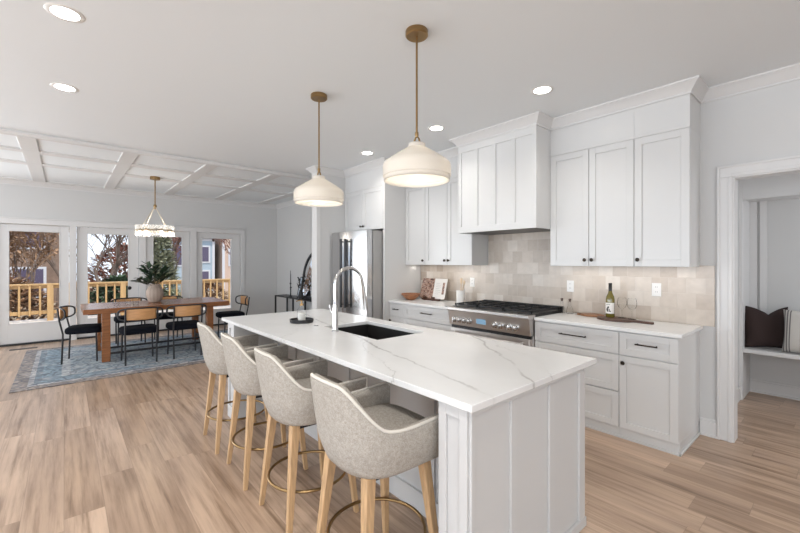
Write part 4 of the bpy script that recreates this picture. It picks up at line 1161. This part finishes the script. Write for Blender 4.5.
for i, (z, w, lb) in enumerate(((.2305, .30, 'pale large book at the bottom of the stack under the console table'), (.2615, .26, 'blue grey book in the middle of the stack under the console table'), (.2925, .24, 'slate coloured book on top of the stack under the console table'))):
    t = thing('book', lb, 'book', (-8.30, 3.88, z), 0, 'books under the console table')
    MB().box(-8.30 - w / 2, -8.30 + w / 2, 3.88 - .10, 3.88 + .10, z, z + .03).build('cover', BK[(1, 0, 2)[i]], t, .002)
    MB().box(-8.30 - w / 2 + .005, -8.30 + w / 2 + .001, 3.88 - .102, 3.88 + .096, z + .005, z + .025).build('pages', PAPER, t)
# floor register
t = thing('floor_vent', 'narrow dark floor register in front of the left glass door', 'vent', (-9.02, -.51, 0))
m = MB().box(-9.07, -8.97, -.68, -.34, 0.0003, .005).build('grille', VENTM, t, .001)
m = MB()
for k in range(9): m.box(-9.055, -8.985, -.66 + k * .035, -.645 + k * .035, .005, .0056)
m.build('slots', BLACKM, t)

# ------------------------------------------------------------------ outdoors
struct('deck', MB().box(-13.7, XW - .16, -7, 9, -.12, -.02), DECKM)
struct('ground', MB().box(-70, -13.7, -40, 45, -1.6, -1.2), GROUND)
struct('roof_overhang', MB().box(XW - .25, XE + .3, YB - .3, 6.3, CEIL + .121, CEIL + .25), HROOF)
# deck railing, one panel per bay
RXX = -13.2
bays = [(-1.76, -.26), (-.26, 1.24), (1.24, 2.74), (2.74, 4.24)]
RL = ['pine deck railing bay seen through the leftmost glass door', 'pine deck railing bay seen through the second glass door from the left', 'pine deck railing bay behind the vase, outside the third glass door', 'pine deck railing bay seen through the rightmost glass door']
for i, (y0, y1) in enumerate(bays):
    t = thing('deck_railing', RL[i], 'railing', (RXX, (y0 + y1) / 2, -.02), 0, 'pine deck railing bays')
    MB().box(RXX - .07, RXX + .07, y0 + .061, y1 - .061, .87, .91).build('top_rail', PINE, t, .004)
    MB().box(RXX - .02, RXX + .02, y0 + .061, y1 - .061, .15, .235).box(RXX - .02, RXX + .02, y0 + .061, y1 - .061, .79, .869).build('side_rail', PINE, t, .003)
    n = 7
    for k in range(n):
        yy = y0 + .19 + (y1 - y0 - .38) * k / (n - 1)
        MB().box(RXX + .02, RXX + .06, yy - .02, yy + .02, .12, .868).build('baluster', PINE, t, .003)
    MB().box(RXX - .07, RXX + .07, y0 - .06, y0 + .06, -.02, .91).build('post', PINE, t, .004)
    if i == len(bays) - 1: MB().box(RXX - .07, RXX + .07, y1 - .06, y1 + .06, -.02, .91).build('post', PINE, t, .004)
# bare trees
def tree(label, x, y, h, r, seed, twig, lean=(0, 0), spread=.6, depth=5, crown=None):
    t = thing('bare_tree', label, 'tree', (x, y, -1.2), 0, 'trees behind the deck')
    rnd = random.Random(seed); mt, mw, mc = MB(), MB(), MB()
    def grow(p, d, L, rad, lev):
        pts = [p]; dd = d.copy()
        for k in range(4):
            dd = (dd + Vector((rnd.uniform(-.14, .14), rnd.uniform(-.14, .14), .03))).normalized()
            pts.append(pts[-1] + dd * L / 4)
        (mt if lev < 3 else mw).tube(pts, [rad * (1 - .10 * k) for k in range(5)], 7 if lev < 2 else 4)
        if crown and lev >= 3:
            for k in range(crown):
                q_ = pts[rnd.randrange(1, 5)] + Vector((rnd.uniform(-.2, .2), rnd.uniform(-.2, .2), rnd.uniform(-.2, .2)))
                mc.leaf(q_, (rnd.uniform(-1, 1), rnd.uniform(-1, 1), rnd.uniform(-1, .3)), .16, .09)
        if lev >= depth: return
        nb = 3 if lev < 4 else rnd.choice((2, 3))
        for k in range(nb):
            a = rnd.uniform(0, 2 * PI)
            nd = (dd + Vector((math.cos(a) * .6, math.sin(a), rnd.uniform(-.1, .45))) * spread).normalized()
            st_ = pts[-1] if k == 0 or lev == 0 else pts[rnd.randrange(2, 5)]
            grow(st_, nd, L * rnd.uniform(.66, .86), rad * rnd.uniform(.52, .70), lev + 1)
    grow(Vector((x, y, -1.2)), Vector((lean[0], lean[1], 1)).normalized(), h, r, 0)
    mt.build('trunk', BARK, t, smooth=60); mw.build('twigs', twig, t, smooth=60)
    if crown: mc.build('dry_leaves' if twig is DRY else 'leaves', DRY if twig is not TWIG else TWIG, t, smooth=0)
    return t
tree('bare forked tree behind the railing, seen through the first glass door', -17.5, -.7, 1.35, .10, 4, DRY, (.0, .05), .62, 6, 1)
tree('bare tree with dark forked trunk, seen through the second glass door', -16.8, 1.1, 1.45, .10, 12, BARK, (0, .03), .6, 6)
tree('reddish bare tree seen above the vase through the third glass door', -21.0, 3.7, 1.7, .08, 21, TWIG, (0, .05), .6, 6, 2)
tree('slender reddish tree beside the houses, seen through the fourth glass door', -24.0, 7.9, 1.9, .075, 33, TWIG, (0, .1), .5, 6, 2)
tree('brown leafed tree farther back, between the first two glass doors', -25.5, -.2, 1.9, .10, 41, DRY, (0, 0), .6, 6, 2)
# bushes and conifer
def bush(name, label, x, y, rx, ry, h, m, n, seed, cone=False, L=.22):
    rnd = random.Random(seed); t = thing(name, label, 'bush' if not cone else 'tree', (x, y, -1.2))
    mb = MB()
    for k in range(n):
        u = rnd.random(); a = rnd.uniform(0, 2 * PI)
        z = u * h; rr = (1 - u) if cone else math.sin(PI * min(1, .25 + .75 * u)) ** .6
        rr *= rnd.uniform(.55, 1)
        p = Vector((x + rx * rr * math.cos(a), y + ry * rr * math.sin(a), -1.2 + z))
        mb.leaf(p, (math.cos(a) + rnd.uniform(-.6, .6), math.sin(a) + rnd.uniform(-.6, .6), rnd.uniform(-.4, .9)), L * rnd.uniform(.7, 1.3), L * .45)
    mb.build('foliage', m, t, smooth=0)
    MB().tube([(x, y, -1.2), (x, y, -1.2 + h * .7)], [.07, .03], 8).build('stem', BARK, t)
bush('shrub', 'brown shrub behind the railing outside the first glass door', -15.6, -1.2, .9, 1.2, 2.1, DRY, 2600, 1)
bush('shrub', 'dark green shrub behind the railing outside the second glass door', -15.8, 1.35, .8, 1.0, 2.1, DARKGREEN, 2400, 2)
bush('conifer', 'grey green conifer behind the vase, outside the third glass door', -17.5, 2.75, 1.1, 1.1, 4.9, PALEGREEN, 5200, 3, True)
bush('shrub', 'brown shrub between the conifer and the houses outside', -19.0, 4.9, 1.0, 1.0, 1.7, DRY, 1600, 4)
bush('shrub', 'wide brown thicket far behind the left trees', -28.5, -4.0, 2.0, 3.0, 2.6, DRY, 3000, 5, False, .35)
bush('shrub', 'tall grey brown thicket farther back, outside the second glass door', -23.5, 2.3, 1.2, 2.0, 3.4, TWIG, 2600, 6, False, .30)
# houses
def house(label, x, y0, y1, z1, roofz, wallm, wins, gable=True, depth=8):
    t = thing('house', label, 'house', (x, (y0 + y1) / 2, -1.2), 0, 'neighbouring houses')
    MB().box(x - depth, x, y0, y1, -1.2, z1).build('walls', wallm, t)
    ym = (y0 + y1) / 2
    MB().prism([(y0 - .22, z1), (y1 + .22, z1), (ym, roofz)], 'x', x - depth, x + .3).build('roof', HROOF, t)
    MB().prism([(y0, z1 + .02), (y1, z1 + .02), (ym, roofz - .35)], 'x', x + .3, x + .34).build('gable_board', wallm, t)
    for (a, b, c_, d) in wins:
        f = MB().box(x, x + .06, a - .14, b + .14, c_ - .14, d + .14).build('window', HWHITE, t)
        g = MB().box(x + .06, x + .08, a, b, c_, d).build('window_pane', HGLASS, f)
    MB().box(x, x + .05, y0 - .02, y0 + .2, -1.2, z1).box(x, x + .05, y1 - .2, y1 + .02, -1.2, z1).box(x, x + .05, y0, y1, z1 - .25, z1).build('corner_trim', HWHITE, t)
house('tan brick house with white window trim beyond the left trees', -34, -6.5, .35, 6.0, 9.0, BRICKH, [(-2.45, -1.05, 2.4, 4.7), (-2.4, -1.0, -.7, 1.0)])
house('pale blue house with a dark gable beyond the right glass door', -38, 5.2, 10.4, 3.6, 6.6, BLUES, [(7.0, 7.8, 1.2, 2.8), (9.3, 9.9, 1.5, 2.8), (9.3, 9.9, -.6, .6)])
house('pale peach house to the right of the blue house', -37.5, 10.95, 17.8, 4.6, 7.6, PINKS, [(11.6, 12.3, 1.2, 2.6)])
